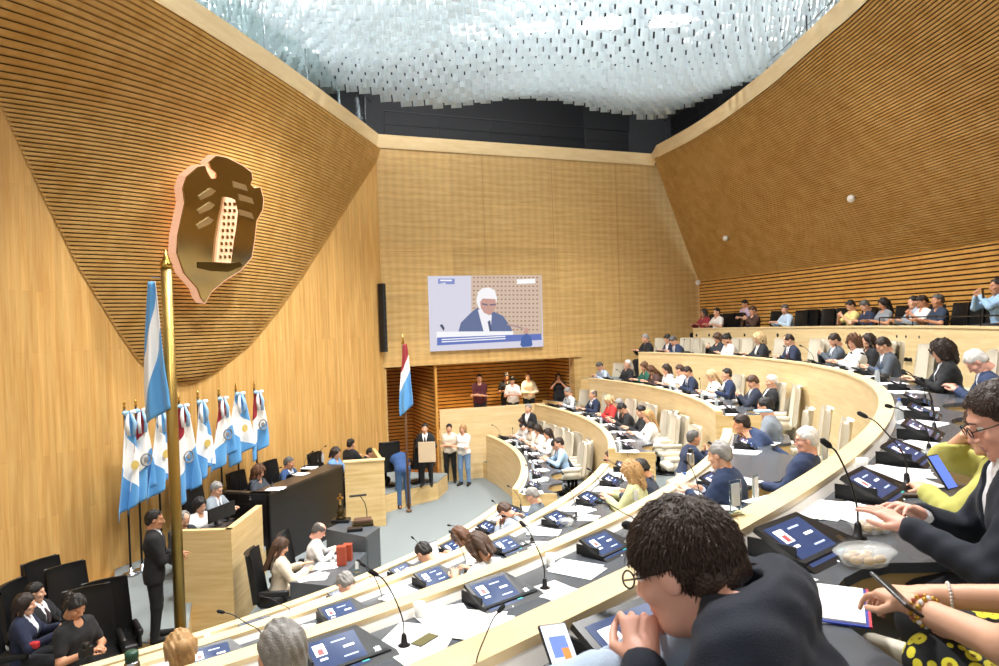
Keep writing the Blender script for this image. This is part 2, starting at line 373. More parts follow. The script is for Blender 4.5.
# --- poses: seated local frame, +y forward, floor z=0, hips at origin.  wl/wr wrist targets, hl/hr hand kinds
POSES={
 'type':dict(lean=.2,hp=.35,wl=(-.1,.43,.83),wr=(.12,.45,.83),hl='relax',hr='relax'),
 'read':dict(lean=.3,hp=.6,wl=(-.14,.45,.82),wr=(.06,.4,.82),hl='flat',hr='relax'),
 'upright':dict(lean=.06,hp=.1,wl=(-.16,.38,.82),wr=(.14,.4,.82),hl='flat',hr='relax'),
 'back':dict(lean=-.18,hp=.12,wl=(-.2,.28,.72),wr=(.12,.24,.70),hl='relax',hr='relax'),
 'chin':dict(lean=.26,hp=.3,wl=(-.16,.42,.82),wr=(.07,.3,1.0),hl='flat',hr='grip',chin=1),
 'phone':dict(lean=.1,hp=.55,wl=(-.07,.34,.95),wr=(.07,.34,.95),hl='pinch',hr='pinch'),
 'clasp':dict(lean=.3,hp=.1,wl=(-.05,.4,.93),wr=(.06,.4,.95),hl='grip',hr='grip'),
 'down':dict(lean=.5,hp=.85,wl=(-.12,.5,.82),wr=(.12,.48,.82),hl='relax',hr='relax'),
 'side':dict(lean=.28,side=.2,hp=.25,hy=-.4,wl=(-.1,.42,.83),wr=(.2,.42,.83),hl='flat',hr='relax'),
 'raise':dict(lean=.05,hp=.05,wl=(-.08,.3,1.2),wr=(.06,.32,1.22),hl='pinch',hr='pinch'),
 'stand':dict(st=1,lean=.02,hp=.1,wl=(-.27,.05,.82),wr=(.27,.05,.82),hl='relax',hr='relax'),
 'stand_front':dict(st=1,lean=.02,hp=.1,wl=(-.1,.27,1.08),wr=(.02,.3,1.12),hl='relax',hr='relax'),
 'stand_phone':dict(st=1,lean=.05,hp=.5,wl=(-.07,.3,1.18),wr=(.07,.3,1.18),hl='pinch',hr='pinch'),
 'stand_fold':dict(st=1,lean=-.02,hp=.15,wl=(.12,.2,1.14),wr=(-.12,.22,1.12),hl='relax',hr='relax'),
 'stand_face':dict(st=1,lean=.0,hp=.1,wl=(-.08,.2,1.44),wr=(.09,.2,1.46),hl='pinch',hr='pinch'),
 'bend':dict(st=1,lean=.85,hp=.2,wl=(-.2,.6,.95),wr=(.2,.6,.95),hl='flat',hr='flat'),
 'twist':dict(lean=.05,hp=.0,hy=.7,wl=(-.22,.25,.72),wr=(.1,.2,.72),hl='relax',hr='relax'),
}
def skel(p,fem):
    st=p.get('st',0); hz=p.get('hz',.95 if st else .53); l=p['lean']; sd=p.get('side',0)
    u=np.array((sd,math.sin(l),math.cos(l))); u/=np.linalg.norm(u); P0=np.array((0,0 if st else .0,hz)); wdt=.9 if fem else 1
    J=dict(P0=P0,u=u,fw=np.array((0,math.cos(l),-math.sin(l))),w=wdt,st=st)
    J['waist']=P0+.16*u; J['chest']=P0+.34*u; J['sh']=P0+.45*u+np.array((0,0,p.get('shrug',0))); J['nb']=P0+.50*u
    l2=p.get('hl2',l*.6); hu=np.array((sd*.8,math.sin(l2)+.12,math.cos(l2))); hu/=np.linalg.norm(hu); J['hd']=J['nb']+.168*hu; J['R']=rotm(p['hp'],p.get('hy',0),p.get('hr_',0))
    for s,k,h in((-1,'L','wl'),(1,'R','wr')):
        S=J['sh']+np.array((s*.165*wdt,0,-.015)); tgt=np.array(p[h],float)
        if p.get('chin') and k=='R': tgt=J['hd']+J['R']@np.array((.03,.075,-.2))
        E,W=ik(S,tgt,.29,.27,p.get('eh'+k,(s*.7,-.25,-.8))); J['S'+k]=S; J['E'+k]=E; J['W'+k]=W
    if st:
        for s,k in((-1,'L'),(1,'R')):
            J['H'+k]=np.array((s*.095,0,.9)); J['K'+k]=np.array((s*.115,.02,.5)); J['A'+k]=np.array((s*.12,-.02,.09)); J['T'+k]=np.array((s*.15,.13,.04))
    else:
        for s,k in((-1,'L'),(1,'R')):
            J['H'+k]=np.array((s*.1,.02,hz-.01)); J['K'+k]=np.array((s*.14,.42,p.get('kz',.5))); J['A'+k]=np.array((s*.14,.36,.09)); J['T'+k]=np.array((s*.16,.5,.04))
    return J
def torso(P,J,e,fem,belly=0):
    u=J['u']; w=J['w']; X=np.array((1,0,0)); P0=J['P0']; fw=J['fw']
    def hc(c,half,r): return cap(P,c-X*half,c+X*half,r)
    L=[hc(P0,.085,.112+e),hc(J['waist']+fw*(.01+belly*.03),.06*w,.103+e+belly*.03),hc(J['chest']+fw*.008,.085*w,.115+e),hc(J['sh']-.012*u,.115*w,.062+e),hc(J['sh']+.03*u,.04,.055+e)]
    if fem: L+= [ell(P,J['chest']+X*s*.07+fw*.095+u*.0,(.06+e,.05+e,.055+e)) for s in(-1,1)]
    return small(L,.07)
def arms(P,J,e,t=1.0,k=.03):
    out=None
    for s in 'LR':
        S,E,W=J['S'+s],J['E'+s],J['W'+s]; a=cap(P,S,E if t>.5 else S+(E-S)*t*2,.055+e,.043+e)
        if t>.5: a=smin(a,cap(P,E,E+(W-E)*min(1,(t-.5)*2),.043+e,.030+e),.02)
        out=a if out is None else np.minimum(out,a)
    return out
def legs(P,J,e,down=1.0):
    out=None
    for s in 'LR':
        a=smin(cap(P,J['H'+s],J['K'+s],.088+e,.062+e),cap(P,J['K'+s],J['K'+s]+(J['A'+s]-J['K'+s])*down,.06+e,.042+e),.03); out=a if out is None else smin(out,a,.03)
    return out
def bbox(J,pad,keys):
    A=np.array([J[k] for k in keys]); return A.min(0)-pad,A.max(0)+pad
UPK=['P0','nb','SL','SR','EL','ER','WL','WR']; ALLK=UPK+['HL','KL','AL','TL','HR','KR','AR','TR','hd']
def handM(J,s):
    W=J['W'+s]; d=W-J['E'+s]; d/=np.linalg.norm(d); dn=np.array((0,0,-1.)); inw=np.array((1. if s=='L' else -1.,0,0))
    pal=dn if abs(d[2])<.6 else inw*.8+np.array((0,-.5,0)); z=-(pal-d*(pal@d)); z/=np.linalg.norm(z); x=np.cross(d,z)
    return np.stack([x,d,z],1),W
BODYC={}
def body_mesh(key,pose,fem,res,belly=0):
    if key in BODYC: return BODYC[key]
    J=skel(pose,fem); hr=max(.0045,res*.42)
    def f(P):
        d=smin(torso(P,J,0,fem,belly),arms(P,J,0),.04); d=smin(d,legs(P,J,0),.04)
        for s in 'LR': d=smin(d,cap(P,J['A'+s]-np.array((0,.04,.03)),J['T'+s],.038,.03),.03)
        d=smin(d,cap(P,J['nb']-J['u']*.02,J['hd']+J['R']@np.array((0,-.03,-.07)),.058 if not fem else .05,.05 if not fem else .044),.035); return d
    lo,hi=bbox(J,.13,ALLK); hi[2]=J['hd'][2]; V,F=surf(f,lo,hi,res); Vs=[V]; Fs=[F]; n=len(V); mi=[0]*len(F)
    hv,hf=head_mesh(fem,hr); Vs.append((hv*1.05)@J['R'].T+J['hd']); Fs.append(hf+n); n+=len(hv)
    fc=hv[hf].mean(1); mi+=list(((fc[:,1]>.085)&(fc[:,2]<-.055)&(fc[:,2]>-.073)&(np.abs(fc[:,0])<.021)).astype(int))
    for s in 'LR':
        vv,ff=hand_mesh(pose['h'+('l' if s=='L' else 'r')],max(.0035,hr*.75)); M,W=handM(J,s); v2=vv.copy(); 
        if s=='L': v2=v2*np.array((-1,1,1)); 
        M2=M
        v2=v2@M2.T+W; f2=ff if s=='R' else ff[:,::-1]; Vs.append(v2); Fs.append(f2+n); n+=len(v2); mi+=[0]*len(f2)
    me=me_from(np.concatenate(Vs),np.concatenate(Fs).tolist(),'body',True,mi); BODYC[key]=(me,J); return BODYC[key]
GARC={}
def garment(key,kind,J,fem,res,belly=0):
    k=(key,kind)
    if k in GARC: return GARC[k]
    u,fw=J['u'],J['fw']; lo,hi=bbox(J,.14,UPK)
    def loc(P): q=P-J['P0'].astype(np.float32); return q@u.astype(np.float32), q@fw.astype(np.float32), P[...,0]-J['P0'][0]-(q@u.astype(np.float32))*u[0]
    wr=(.0025/ .012)*0
    def folds(P): return .004*np.sin(P[...,2]*55+P[...,0]*40)*np.sin(P[...,1]*48+P[...,0]*22)
    if kind=='jacket':
        def f(P):
            zt,yt,xt=loc(P); d=smin(torso(P,J,.022,fem,belly),arms(P,J,.017,.97),.045)+folds(P)
            if J['st']: d=smin(d,cap(P,J['P0']-np.array((.1,0,.1)),J['P0']+np.array((.1,0,-.1)),.125),.05)
            d=smin(d,cap(P,J['nb']-np.array((.035,.03,.0)),J['nb']+np.array((.035,-.03,0)),.06),.02)
            d=np.maximum(d,zt-.60); d=np.maximum(d,-zt-(.2 if J['st'] else .06))
            v=np.maximum(np.abs(xt)-(zt-.14)*.2,-(yt-.045)); d=np.maximum(d,-v)
            d=np.maximum(d,-cap(P,J['nb'],J['nb']+J['u']*.12,.062)); return d
    elif kind in('shirt','blouse','tee','sweater'):
        t={'shirt':.95,'blouse':.9,'tee':.34,'sweater':.95}[kind]; e={'shirt':.010,'blouse':.014,'tee':.014,'sweater':.018}[kind]
        def f(P):
            zt,yt,xt=loc(P); d=smin(torso(P,J,e,fem,belly),arms(P,J,e+.004,t),.04)+folds(P)*.8
            if kind=='shirt': d=smin(d,cap(P,J['nb']-u*.02,J['nb']+u*.035+fw*.012,.063,.06),.012)
            d=np.maximum(d,zt-(.56 if kind=='shirt' else .60)); d=np.maximum(d,-zt-(.14 if J['st'] else .05))
            if kind!='shirt': d=np.maximum(d,-ell(P,J['nb']+fw*.06+u*.0,(.055,.07,.05)))
            else: d=np.maximum(d,-np.maximum(np.abs(xt)-(zt-.47)*.4,-(yt-.02)))
            d=np.maximum(d,-cap(P,J['nb'],J['nb']+J['u']*.14,.05)); return d
    elif kind in('trousers','skirt'):
        lo,hi=bbox(J,.13,['P0','HL','HR','KL','KR','AL','AR','waist'])
        def f(P):
            zt,yt,xt=loc(P); d=smin(torso(P,J,.008,fem,belly),legs(P,J,.014,.97 if kind=='trousers' else .25),.04); return np.maximum(d,zt-.06) if J['st'] else np.maximum(d,np.minimum(zt-.07,.13-P[...,1]))
    V,F=surf(f,lo,hi,res); GARC[k]=me_from(V,F.tolist(),kind,True); return GARC[k]
def shoe_mesh(key,J):
    if (key,'shoe') in GARC: return GARC[(key,'shoe')]
    lo,hi=bbox(J,.08,['AL','AR','TL','TR']); hi[2]+=.0
    def f(P):
        d=None
        for s in 'LR':
            a=smin(cap(P,J['A'+s]+np.array((0,-.02,-.035)),J['T'+s]+np.array((0,.06,0)),.048,.036),cap(P,J['A'+s],J['A'+s]-np.array((0,0,.03)),.05,.05),.03); d=a if d is None else np.minimum(d,a)
        return np.maximum(d,-P[...,2]+.002)
    lo[2]=-.01; V,F=surf(f,lo,hi,.016); GARC[(key,'shoe')]=me_from(V,F.tolist(),'shoes',True); return GARC[(key,'shoe')]
def tie_mesh(key,J):
    if (key,'tie') in GARC: return GARC[(key,'tie')]
    m=MB(); a=J['nb']+J['fw']*.072-J['u']*.012; b=J['chest']+J['fw']*.136-J['u']*.1; X=np.array((1,0,0)); n=J['fw']*.012
    for (p,w1,q,w2) in ((a,.016,a-J['u']*.03+J['fw']*.01,.01),(a-J['u']*.03+J['fw']*.01,.012,(a+b)/2+J['fw']*.03,.026),((a+b)/2+J['fw']*.03,.026,b,.034)):
        vs=[p-X*w1,p+X*w1,q+X*w2,q-X*w2]; m.add([v+n for v in vs]+vs,[(0,1,2,3),(7,6,5,4),(0,4,5,1),(1,5,6,2),(2,6,7,3),(3,7,4,0)])
    GARC[(key,'tie')]=m.mesh('tie'); return GARC[(key,'tie')]
def glasses_mesh():
    if 'g' in GARC: return GARC['g']
    m=MB()
    for s in(-1,1):
        m.tube([(s*.032+.021*math.cos(a),.108-abs(math.cos(a))*.0,.006+.017*math.sin(a)) for a in [2*PI*i/14 for i in range(15)]],.0022,5,cap=False)
        m.tube([(s*.053,.106,.01),(s*.078,.05,.01),(s*.08,.0,.012),(s*.078,-.02,-.002)],.002,5)
    m.tube([(-.011,.108,.008),(.011,.108,.008)],.002,5); GARC['g']=m.mesh('glasses',True); return GARC['g']
def eye_mesh(s):
    k='e%d'%s
    if k not in GARC:
        m=MB(); m.sph((s*.032,.0745,.007),.0125,12,0); m.sph((s*.032,.0842,.006),(.0062,.0042,.0062),8,1)
        GARC[k]=m.mesh('eye',True)
        m=MB(); m.tube([(s*.014,.095,.029),(s*.032,.097,.034),(s*.05,.085,.03)],[.0025,.0035,.002],5); GARC['b'+k]=m.mesh('eyebrow',True)
    return GARC[k],GARC['b'+k]
SKIN={'fair':mat('skin_fair','dba88a',.5,bump=.03,bscale=200),'mid':mat('skin_mid','c58e6c',.5,bump=.03,bscale=200),'tan':mat('skin_tan','a8714f',.5),'pink':mat('skin_pink','e0a892',.5)}
M_LIP=mat('lips','b0705f',.45); M_EYEW=mat('eye_white','e8e4de',.3); M_EYED=mat('eye_dark','2a1c14',.3)
def cmat(hexc,kind='cloth'):
    n=kind+'_'+hexc
    if kind=='hair': return mat(n,hexc,.5,noise=.35,nscale=70,bump=.6,bscale=150)
    return mat(n,hexc,.85,noise=.1,nscale=12,bump=.25,bscale=350,sheen=.04)
HAIRCOL={'black':'17120f','dark':'2a1d16','darkbrown':'3b2a1f','brown':'4a3222','chestnut':'5e3d26','blonde':'b08a5a','fairblonde':'cdb084','grey':'8d8a86','darkgrey':'55524f','white':'d6d3ce','auburn':'6e3a22'}
SHCOL={}
def person(loc,rz,pose,label,hair=('short','dark'),top=('jacket','1f2836','e8e8e8','5a2530'),skin='fair',fem=False,res=.02,hy=None,hp=None,glasses=False,low='1c1d22',sc=1.0,belly=0,group=None,extra=None,eyes=None,tilt=None,shoes='15130f'):
    pz=dict(POSES[pose]) if isinstance(pose,str) else dict(pose); pn=pose if isinstance(pose,str) else str(sorted((k,str(v)) for k,v in pose.items()))
    if hy is not None: pz['hy']=hy
    if hp is not None: pz['hp']=hp
    key=(pn,pz.get('hy',0),pz['hp'],fem,res,belly)
    me,J=body_mesh(key,pz,fem,res,belly)
    o=link('person',me,[SKIN[skin],M_LIP]); setmats(o,[SKIN[skin],M_LIP]); o.location=loc; o.rotation_euler=(0,0,rz); o.scale=(sc,)*3
    tag(o,label,'person',group)
    def ch(name,me,ms,M=None):
        c=link(name,me,ms); setmats(c,ms if isinstance(ms,list) else [ms]); c.parent=o
        if M is not None: c.matrix_local=M
        return c
    HM=Matrix.Translation(J['hd'].tolist())@Matrix(J['R'].tolist()).to_4x4()@Matrix.Scale(1.05,4)
    if hair:
        hk='hairm_'+hair[0]+str(res)
        if hk not in GARC:
            V,F=hair_mesh(hair[0],max(.006,res*.45)); GARC[hk]=me_from(V,F.tolist(),'hair',True)
        ch('hair',GARC[hk],cmat(HAIRCOL[hair[1]],'hair'),HM)
    kind=top[0]
    if kind=='jacket':
        ch('jacket',garment(key,'jacket',J,fem,res,belly),cmat(top[1])); ch('shirt',garment(key,'shirt',J,fem,res,belly),cmat(top[2]))
        if len(top)>3 and top[3]: ch('tie',tie_mesh(key,J),cmat(top[3]))
    else: ch({'tee':'t_shirt'}.get(kind,kind),garment(key,kind,J,fem,res,belly),cmat(top[1]))
    ch('trousers',garment(key,'trousers',J,fem,max(res,.016),belly),cmat(low)); ch('shoes',shoe_mesh(key,J),cmat(shoes,'leather'))
    if glasses: ch('glasses',glasses_mesh(),M_BLACK,HM)
    if (eyes if eyes is not None else res<.0165): [(ch('eye',eye_mesh(q)[0],[M_EYEW,M_EYED],HM),ch('eyebrow',eye_mesh(q)[1],cmat(HAIRCOL[hair[1]] if hair else '2a1d16','hair'),HM)) for q in(-1,1)]
    return o,J,HM
# ================================================================ THE SETTING
CN=Vector((-3.25,19.55,0)); LD=Vector((-.422,-.906,0)).normalized(); LN=Vector((.906,-.422,0)).normalized()   # left wall: corner, direction to the camera, inward normal
BD=Vector((.926,.378,0)).normalized(); BN=Vector((.378,-.926,0)).normalized()                                   # back wall
ZC=9.5
def LW(s,z,h=0): return CN+LD*s+LN*h+Vector((0,0,z))
def BW(s,z,h=0): return CN+BD*s+BN*h+Vector((0,0,z))
def on_left(px,py): p=PPL(px,py,CN,LN); return (p-CN).dot(LD),p.z
def on_back(px,py,off=0): p=PPL(px,py,CN+BN*off,BN); return (p-CN).dot(BD),p.z
# floors -------------------------------------------------------------
def floor_part(name,pts,z,m,th=.2):
    return struct(name,MB().prism([(p[0],p[1]) for p in pts],z-th,z).mesh(name),m)
floor_part('floor',[(-12,-3),(3,-3),(3,19.9),(-1.2,20.4),(-3.4,19.6),(-12,2)],0,M_CARPET)
# left wall: local x along the wall, z up
MW=Matrix(((LD.x,LN.x,0,CN.x),(LD.y,LN.y,0,CN.y),(0,0,1,0),(0,0,0,1)))
o=struct('wall_left',MB().box((11,-.15,4.75),(22,.3,9.5)).mesh('wall_left'),M_OAKWALL); o.matrix_world=MW
# back wall with the recess opening
MWB=Matrix(((BD.x,-BN.x,0,CN.x),(BD.y,-BN.y,0,CN.y),(0,0,1,0),(0,0,0,1)))
S0=.05; S1=on_back(574,359)[0]; ZO=3.34; SE=10.78; ST=on_back(654,159)[0]
m=MB()
def bq(a): # polygon in (s,z), extruded back
    n=len(a); m.add([(s,0,z) for s,z in a]+[(s,.3,z) for s,z in a],[tuple(range(n)),tuple(range(2*n-1,n-1,-1))]+[(i,n+i,n+(i+1)%n,(i+1)%n) for i in range(n)])
bq([(-.2,ZO),(S1,ZO),(S1,ZC),(-.2,ZC)]); bq([(S1,0),(SE+.5,0),(SE+.5,5.5),(SE+.4,5.66),(ST+.4,ZC),(S1,ZC)]); bq([(-.2,0),(S0,0),(S0,ZO),(-.2,ZO)])
o=struct('wall_back',m.mesh('wall_back'),M_BACK); o.matrix_world=MWB
m=MB()
for px in (485,554,618): 
    s=on_back(px,250)[0]; m.box((s,-.002,(ZO+ZC)/2 if s<S1 else ZC/2),(.012,.006,ZC-ZO-.1 if s<S1 else ZC-.1))
for z in (6.6,): m.box(((SE+0)/2-.9,-.002,z),(SE-2,.006,.01))
o=struct('trim_1',m.mesh('trim_1'),mat('panel_joint','a88048',.6)); o.matrix_world=MWB
# recess behind: slatted side and rear walls, ceiling, raised floor
def slat_sheet(path,z0,z1,pitch,gap,depth,inn,name,m_,m2=None):
    """real horizontal slats along a plan path; inn = list of inward normals"""
    vs=[];fs=[];mi=[];n=len(path); z=z0
    while z<z1-.001:
        zt=min(z+pitch-gap,z1); ze=min(z+pitch,z1)
        rows=[(z,0),(zt,0),(zt,-depth),(ze,-depth),(ze,0)]
        b=len(vs)
        for (zz,dd) in rows:
            for p,q in zip(path,inn): vs.append((p[0]+q[0]*dd,p[1]+q[1]*dd,zz))
        for r in range(4):
            for j in range(n-1): fs.append((b+r*n+j,b+r*n+j+1,b+(r+1)*n+j+1,b+(r+1)*n+j)); mi.append(1 if r==2 else 0)
        z+=pitch
    return struct(name,me_from(vs,fs,name,False,mi),[m_,m2 or M_GAP])
RB=[BW(S0,0,0),BW(S0+.1,0,-2.6),BW(1.55,0,-2.6)]
slat_sheet([BW(S0,0,0),BW(S0,0,-2.8),BW(1.5,0,-2.8)],0,ZO,.11,.035,.03,[BN,BN,BN],'wall_recess_left',M_SLATW)
slat_sheet([BW(1.5,0,-.05),BW(1.5,0,-2.9),BW(1.56,0,-1.9),BW(S1,0,-1.9),BW(S1,0,-.3)],0,ZO,.11,.035,.03,[BN,BN,BN,BN,BN],'wall_recess_right',M_SLATW)
o=struct('ceiling_recess',MB().box((S1/2,1.4,ZO+.06),(S1+.4,2.9,.1)).mesh('c'),M_BACK); o.matrix_world=MWB
o=struct('floor_recess',MB().box((.75,1.4,-.02),(1.6,3,.05)).mesh('c'),M_FLOORW); o.matrix_world=MWB
o=struct('floor_platform',MB().box(((1.5+S1)/2,.9,.55),(S1-1.5,2.2,1.3)).mesh('c'),M_DESK2); o.matrix_world=MWB
o=struct('trim_recess_post',MB().box((1.5,.1,ZO/2),(.07,.12,ZO)).mesh('c'),M_SLATW); o.matrix_world=MWB
spot('recess_downlight',BW(2.3,ZO-.05,-.9),BW(2.3,0,-.9),120,110,.7,.05,(1,.75,.45)); spot('recess_downlight',BW(4.2,ZO-.05,-.9),BW(4.2,0,-.9),150,110,.7,.05,(1,.75,.45)); spot('recess_downlight',BW(.7,ZO-.05,-1.2),BW(.7,0,-1.2),60,110,.7,.05,(1,.75,.45))
# left slatted canopy ---------------------------------------------------
rb=[on_left(*p) for p in ((383,150),(340,218),(300,280),(275,315),(250,345),(215,373),(192,384))]
lb=[on_left(*p) for p in ((0,103),(40,190),(80,270),(120,335),(140,363),(165,381),(190,384))]
RZ_=np.array([q[1] for q in rb])[::-1]; RS_=np.array([q[0] for q in rb])[::-1]; LZ_=np.array([q[1] for q in lb])[::-1]; LS_=np.array([q[0] for q in lb])[::-1]
def sR(z): return float(np.interp(z,np.append(RZ_,[ZC]),np.append(RS_,[0])))
def sL(z):
    if z>LZ_[-1]: return float(LS_[-1]+(LS_[-1]-LS_[-2])/(LZ_[-1]-LZ_[-2])*(z-LZ_[-1])+7*(z-LZ_[-1])**2)
    return float(np.interp(z,LZ_,LS_))
def canopy(s,z,dd=0):
    a,b=sR(z),sL(z); u=(s-a)/max(b-a,.05); return LW(s,z,max(.275*(s-a)*(1-u*u),0)+dd)
zb=max(RZ_[0],LZ_[0])+.01; vs=[];fs=[];mi=[]; n=44; z=zb
while z<ZC-.01:
    zt=min(z+.046,ZC); ze=min(z+.067,ZC); b=len(vs)
    for (zz,dd) in ((z,.02),(zt,.02),(zt,-.03),(ze,-.03),(ze,.02)):
        a,e=sR(zz)-.02,sL(zz)+.02
        for j in range(n): vs.append(canopy(a+(e-a)*j/(n-1),zz,dd))
    for r in range(4):
        for j in range(n-1): fs.append((b+r*n+j,b+(r+1)*n+j,b+(r+1)*n+j+1,b+r*n+j+1)); mi.append(1 if r==2 else 0)
    z+=.067
struct('wall_left_canopy',me_from(vs,fs,'x',False,mi),[M_SLAT,M_GAP])
# right slatted canopy and right wall -------------------------------------
from mathutils.geometry import interpolate_bezier
def crv(P,n):   # catmull-rom through plan points
    P=[Vector(p) for p in P]; Q=[P[0]*2-P[1]]+P+[P[-1]*2-P[-2]]; out=[]
    for i in range(1,len(Q)-2):
        for k in range(n):
            t=k/n; a,b,c,d=Q[i-1],Q[i],Q[i+1],Q[i+2]
            out.append(.5*((2*b)+(c-a)*t+(2*a-5*b+4*c-d)*t*t+(3*b-a-3*c+d)*t**3))
    out.append(P[-1]); return out
ZB=5.68
top=[PZ(u,v,ZC) for u,v in ((654,159),(678,147),(700,135),(725,119),(750,101),(775,82),(800,60),(825,38),(850,17),(868,0))]
top+= [Vector((6.1,9.8,ZC)),Vector((5.7,7.6,ZC)),Vector((4.8,5.2,ZC)),Vector((3.2,3,ZC)),Vector((1,1.2,ZC))]
bot=[Vector((6.76,23.6,ZB)),Vector((8.3,19.6,ZB)),Vector((9.3,15.6,ZB)),Vector((9.75,12.2,ZB)),Vector((9.9,9,ZB)),Vector((9.6,6,ZB)),Vector((8.6,2.5,ZB)),Vector((6.6,-.8,ZB))]
def resamp(P,n):
    P=crv(P,8); L=[0]
    for a,b in zip(P,P[1:]): L.append(L[-1]+(b-a).length)
    t=np.linspace(0,L[-1],n); A=np.array([tuple(p) for p in P]); return [Vector((np.interp(q,L,A[:,0]),np.interp(q,L,A[:,1]),np.interp(q,L,A[:,2]))) for q in t]
NR=60; T=resamp(top,NR); B=resamp(bot,NR)
vs=[];fs=[];mi=[]; NS=84
for i in range(NS):
    v0=i/NS; v1=v0+.64/NS; v2=(i+1)/NS; b=len(vs)
    for (v,dd) in ((v0,0),(v1,0),(v1,.045),(v2,.045),(v2,0)):
        for j in range(NR):
            p=B[j].lerp(T[j],v); out=(B[j]-T[j]); out.normalize(); q=Vector((B[j].x-T[j].x,B[j].y-T[j].y,0)).normalized()*.6+Vector((0,0,.8)); vs.append(p+q*dd)
    for r in range(4):
        for j in range(NR-1): fs.append((b+r*NR+j,b+r*NR+j+1,b+(r+1)*NR+j+1,b+(r+1)*NR+j)); mi.append(1 if r==2 else 0)
struct('wall_right_canopy',me_from(vs,fs,'x',False,mi),[M_SLAT,M_GAP])
path=[(p.x,p.y) for p in B]; inn=[]
for j in range(NR):
    a=B[max(j-1,0)]; b=B[min(j+1,NR-1)]; t=(b-a).normalized(); inn.append((t.y if t.y*-1>0 else -abs(t.y), 0))
inn=[(-abs((B[min(j+1,NR-1)]-B[max(j-1,0)]).normalized().y), -abs((B[min(j+1,NR-1)]-B[max(j-1,0)]).normalized().x)*.5) for j in range(NR)]
slat_sheet(path,2.4,ZB,.105,.034,.03,inn,'wall_right',M_SLATW)
TOPC,BOTC=T,B
# fascia round the ceiling opening ------------------------------------------
lt=[canopy(s,ZC,0) for s in np.linspace(0,17,40)]
TRIM=[Vector(p) for p in reversed(lt)]+[BW(s,ZC) for s in np.linspace(0.3,ST,12)]+T[1:]
def fascia(path,name):
    rows=[]
    for i,p in enumerate(path):
        a=path[max(i-1,0)]; b=path[min(i+1,len(path)-1)]; t=(b-a).normalized(); n=Vector((t.y,-t.x,0)).normalized()
        rows.append((p,n))
    R=[[p+n*.03+Vector((0,0,-.02)) for p,n in rows],[p+n*.10+Vector((0,0,.34)) for p,n in rows],[p-n*.35+Vector((0,0,.34)) for p,n in rows],[p-n*.35+Vector((0,0,.0)) for p,n in rows]]
    vs,fs=sheet(R); return struct(name,me_from(vs,fs,name),M_RAIL)
NL=40
fascia(TRIM[:NL],'trim_ceiling_left'); fascia(TRIM[NL-1:NL+12],'trim_ceiling_back'); fascia(TRIM[NL+11:],'trim_ceiling_right')
# black service void above the fascia
def offs(path,d):
    out=[]
    for i,p in enumerate(path):
        a=path[max(i-2,0)]; b=path[min(i+2,len(path)-1)]; t=(b-a).normalized(); n=Vector((t.y,-t.x,0)).normalized(); out.append(p-n*d)
    return out
vd=offs(TRIM,1.7); vd=[Vector((p.x,p.y,0)) for p in vd]
vs,fs=sheet([[p+Vector((0,0,9.4)) for p in vd],[p+Vector((0,0,13.4)) for p in vd]]); struct('wall_upper_void',me_from(vs,fs,'x'),M_BLACKW)
vs,fs=sheet([[Vector((p.x,p.y,9.72)) for p in offs(TRIM,.3)],[p+Vector((0,0,9.72)) for p in vd]]); struct('floor_upper_void',me_from(vs,fs,'x'),M_BLACKW)
struct('ceiling',MB().box((0,14,13.4),(24,28,.1)).mesh('x'),M_BLACKW)
# galleries rails on the fascia
def rail(path,name,label,glass=False,posts=1.6,h=.75):
    t=empty(name,path[0],0,label,'railing'); inv=Matrix.Translation(-path[0])
    P=[p-path[0] for p in path]; m=MB().tube([p+Vector((0,0,h)) for p in P],.022,6); m.build('handrail',M_BLKM if not glass else M_STEEL,t)
    if not glass: MB().tube([p+Vector((0,0,h*.5)) for p in P],.008,5).build('wire',M_BLKM,t)
    acc=0; last=P[0]; ps=[P[0]]
    for a,b in zip(P,P[1:]):
        acc+=(b-a).length
        if acc>posts: ps.append(b); acc=0
    for q in ps: MB().tube([q,q+Vector((0,0,h))],.016,6).build('post',M_BLKM if not glass else M_STEEL,t)
    if glass:
        for a,b in zip(ps,ps[1:]):
            n=Vector(((b-a).y,-(b-a).x,0)).normalized()*.012; a2=a.lerp(b,.015); b2=a.lerp(b,.985)
            vs=[a2,b2,b2+Vector((0,0,h-.02)),a2+Vector((0,0,h-.02))]; vs=vs+[v+n for v in vs]
            MB().add(vs,[(0,1,2,3),(7,6,5,4),(0,4,5,1),(1,5,6,2),(2,6,7,3),(3,7,4,0)]).build('glass_panel',M_GLASS,t)
    return t
M_GLASS=mat('clear_glass','eaf4f2',.02,trans=1,alpha=1); M_GLASS.node_tree.nodes['Principled BSDF'].inputs['IOR'].default_value=1.06
up=lambda P,d:[Vector((p.x,p.y,9.84)) for p in offs(P,d)]
rail(up(TRIM[14:NL],.12),'glass_balustrade','clear glass balustrade above the left slatted wall edge',True,1.7,.95)
rail(up(TRIM[NL:NL+11],.2),'guard_rail','black guard rail above the back wall ledge')
rail(up(TRIM[NL+12:NL+12+40],.2),'guard_rail','black guard rail above the curved right wall ledge')
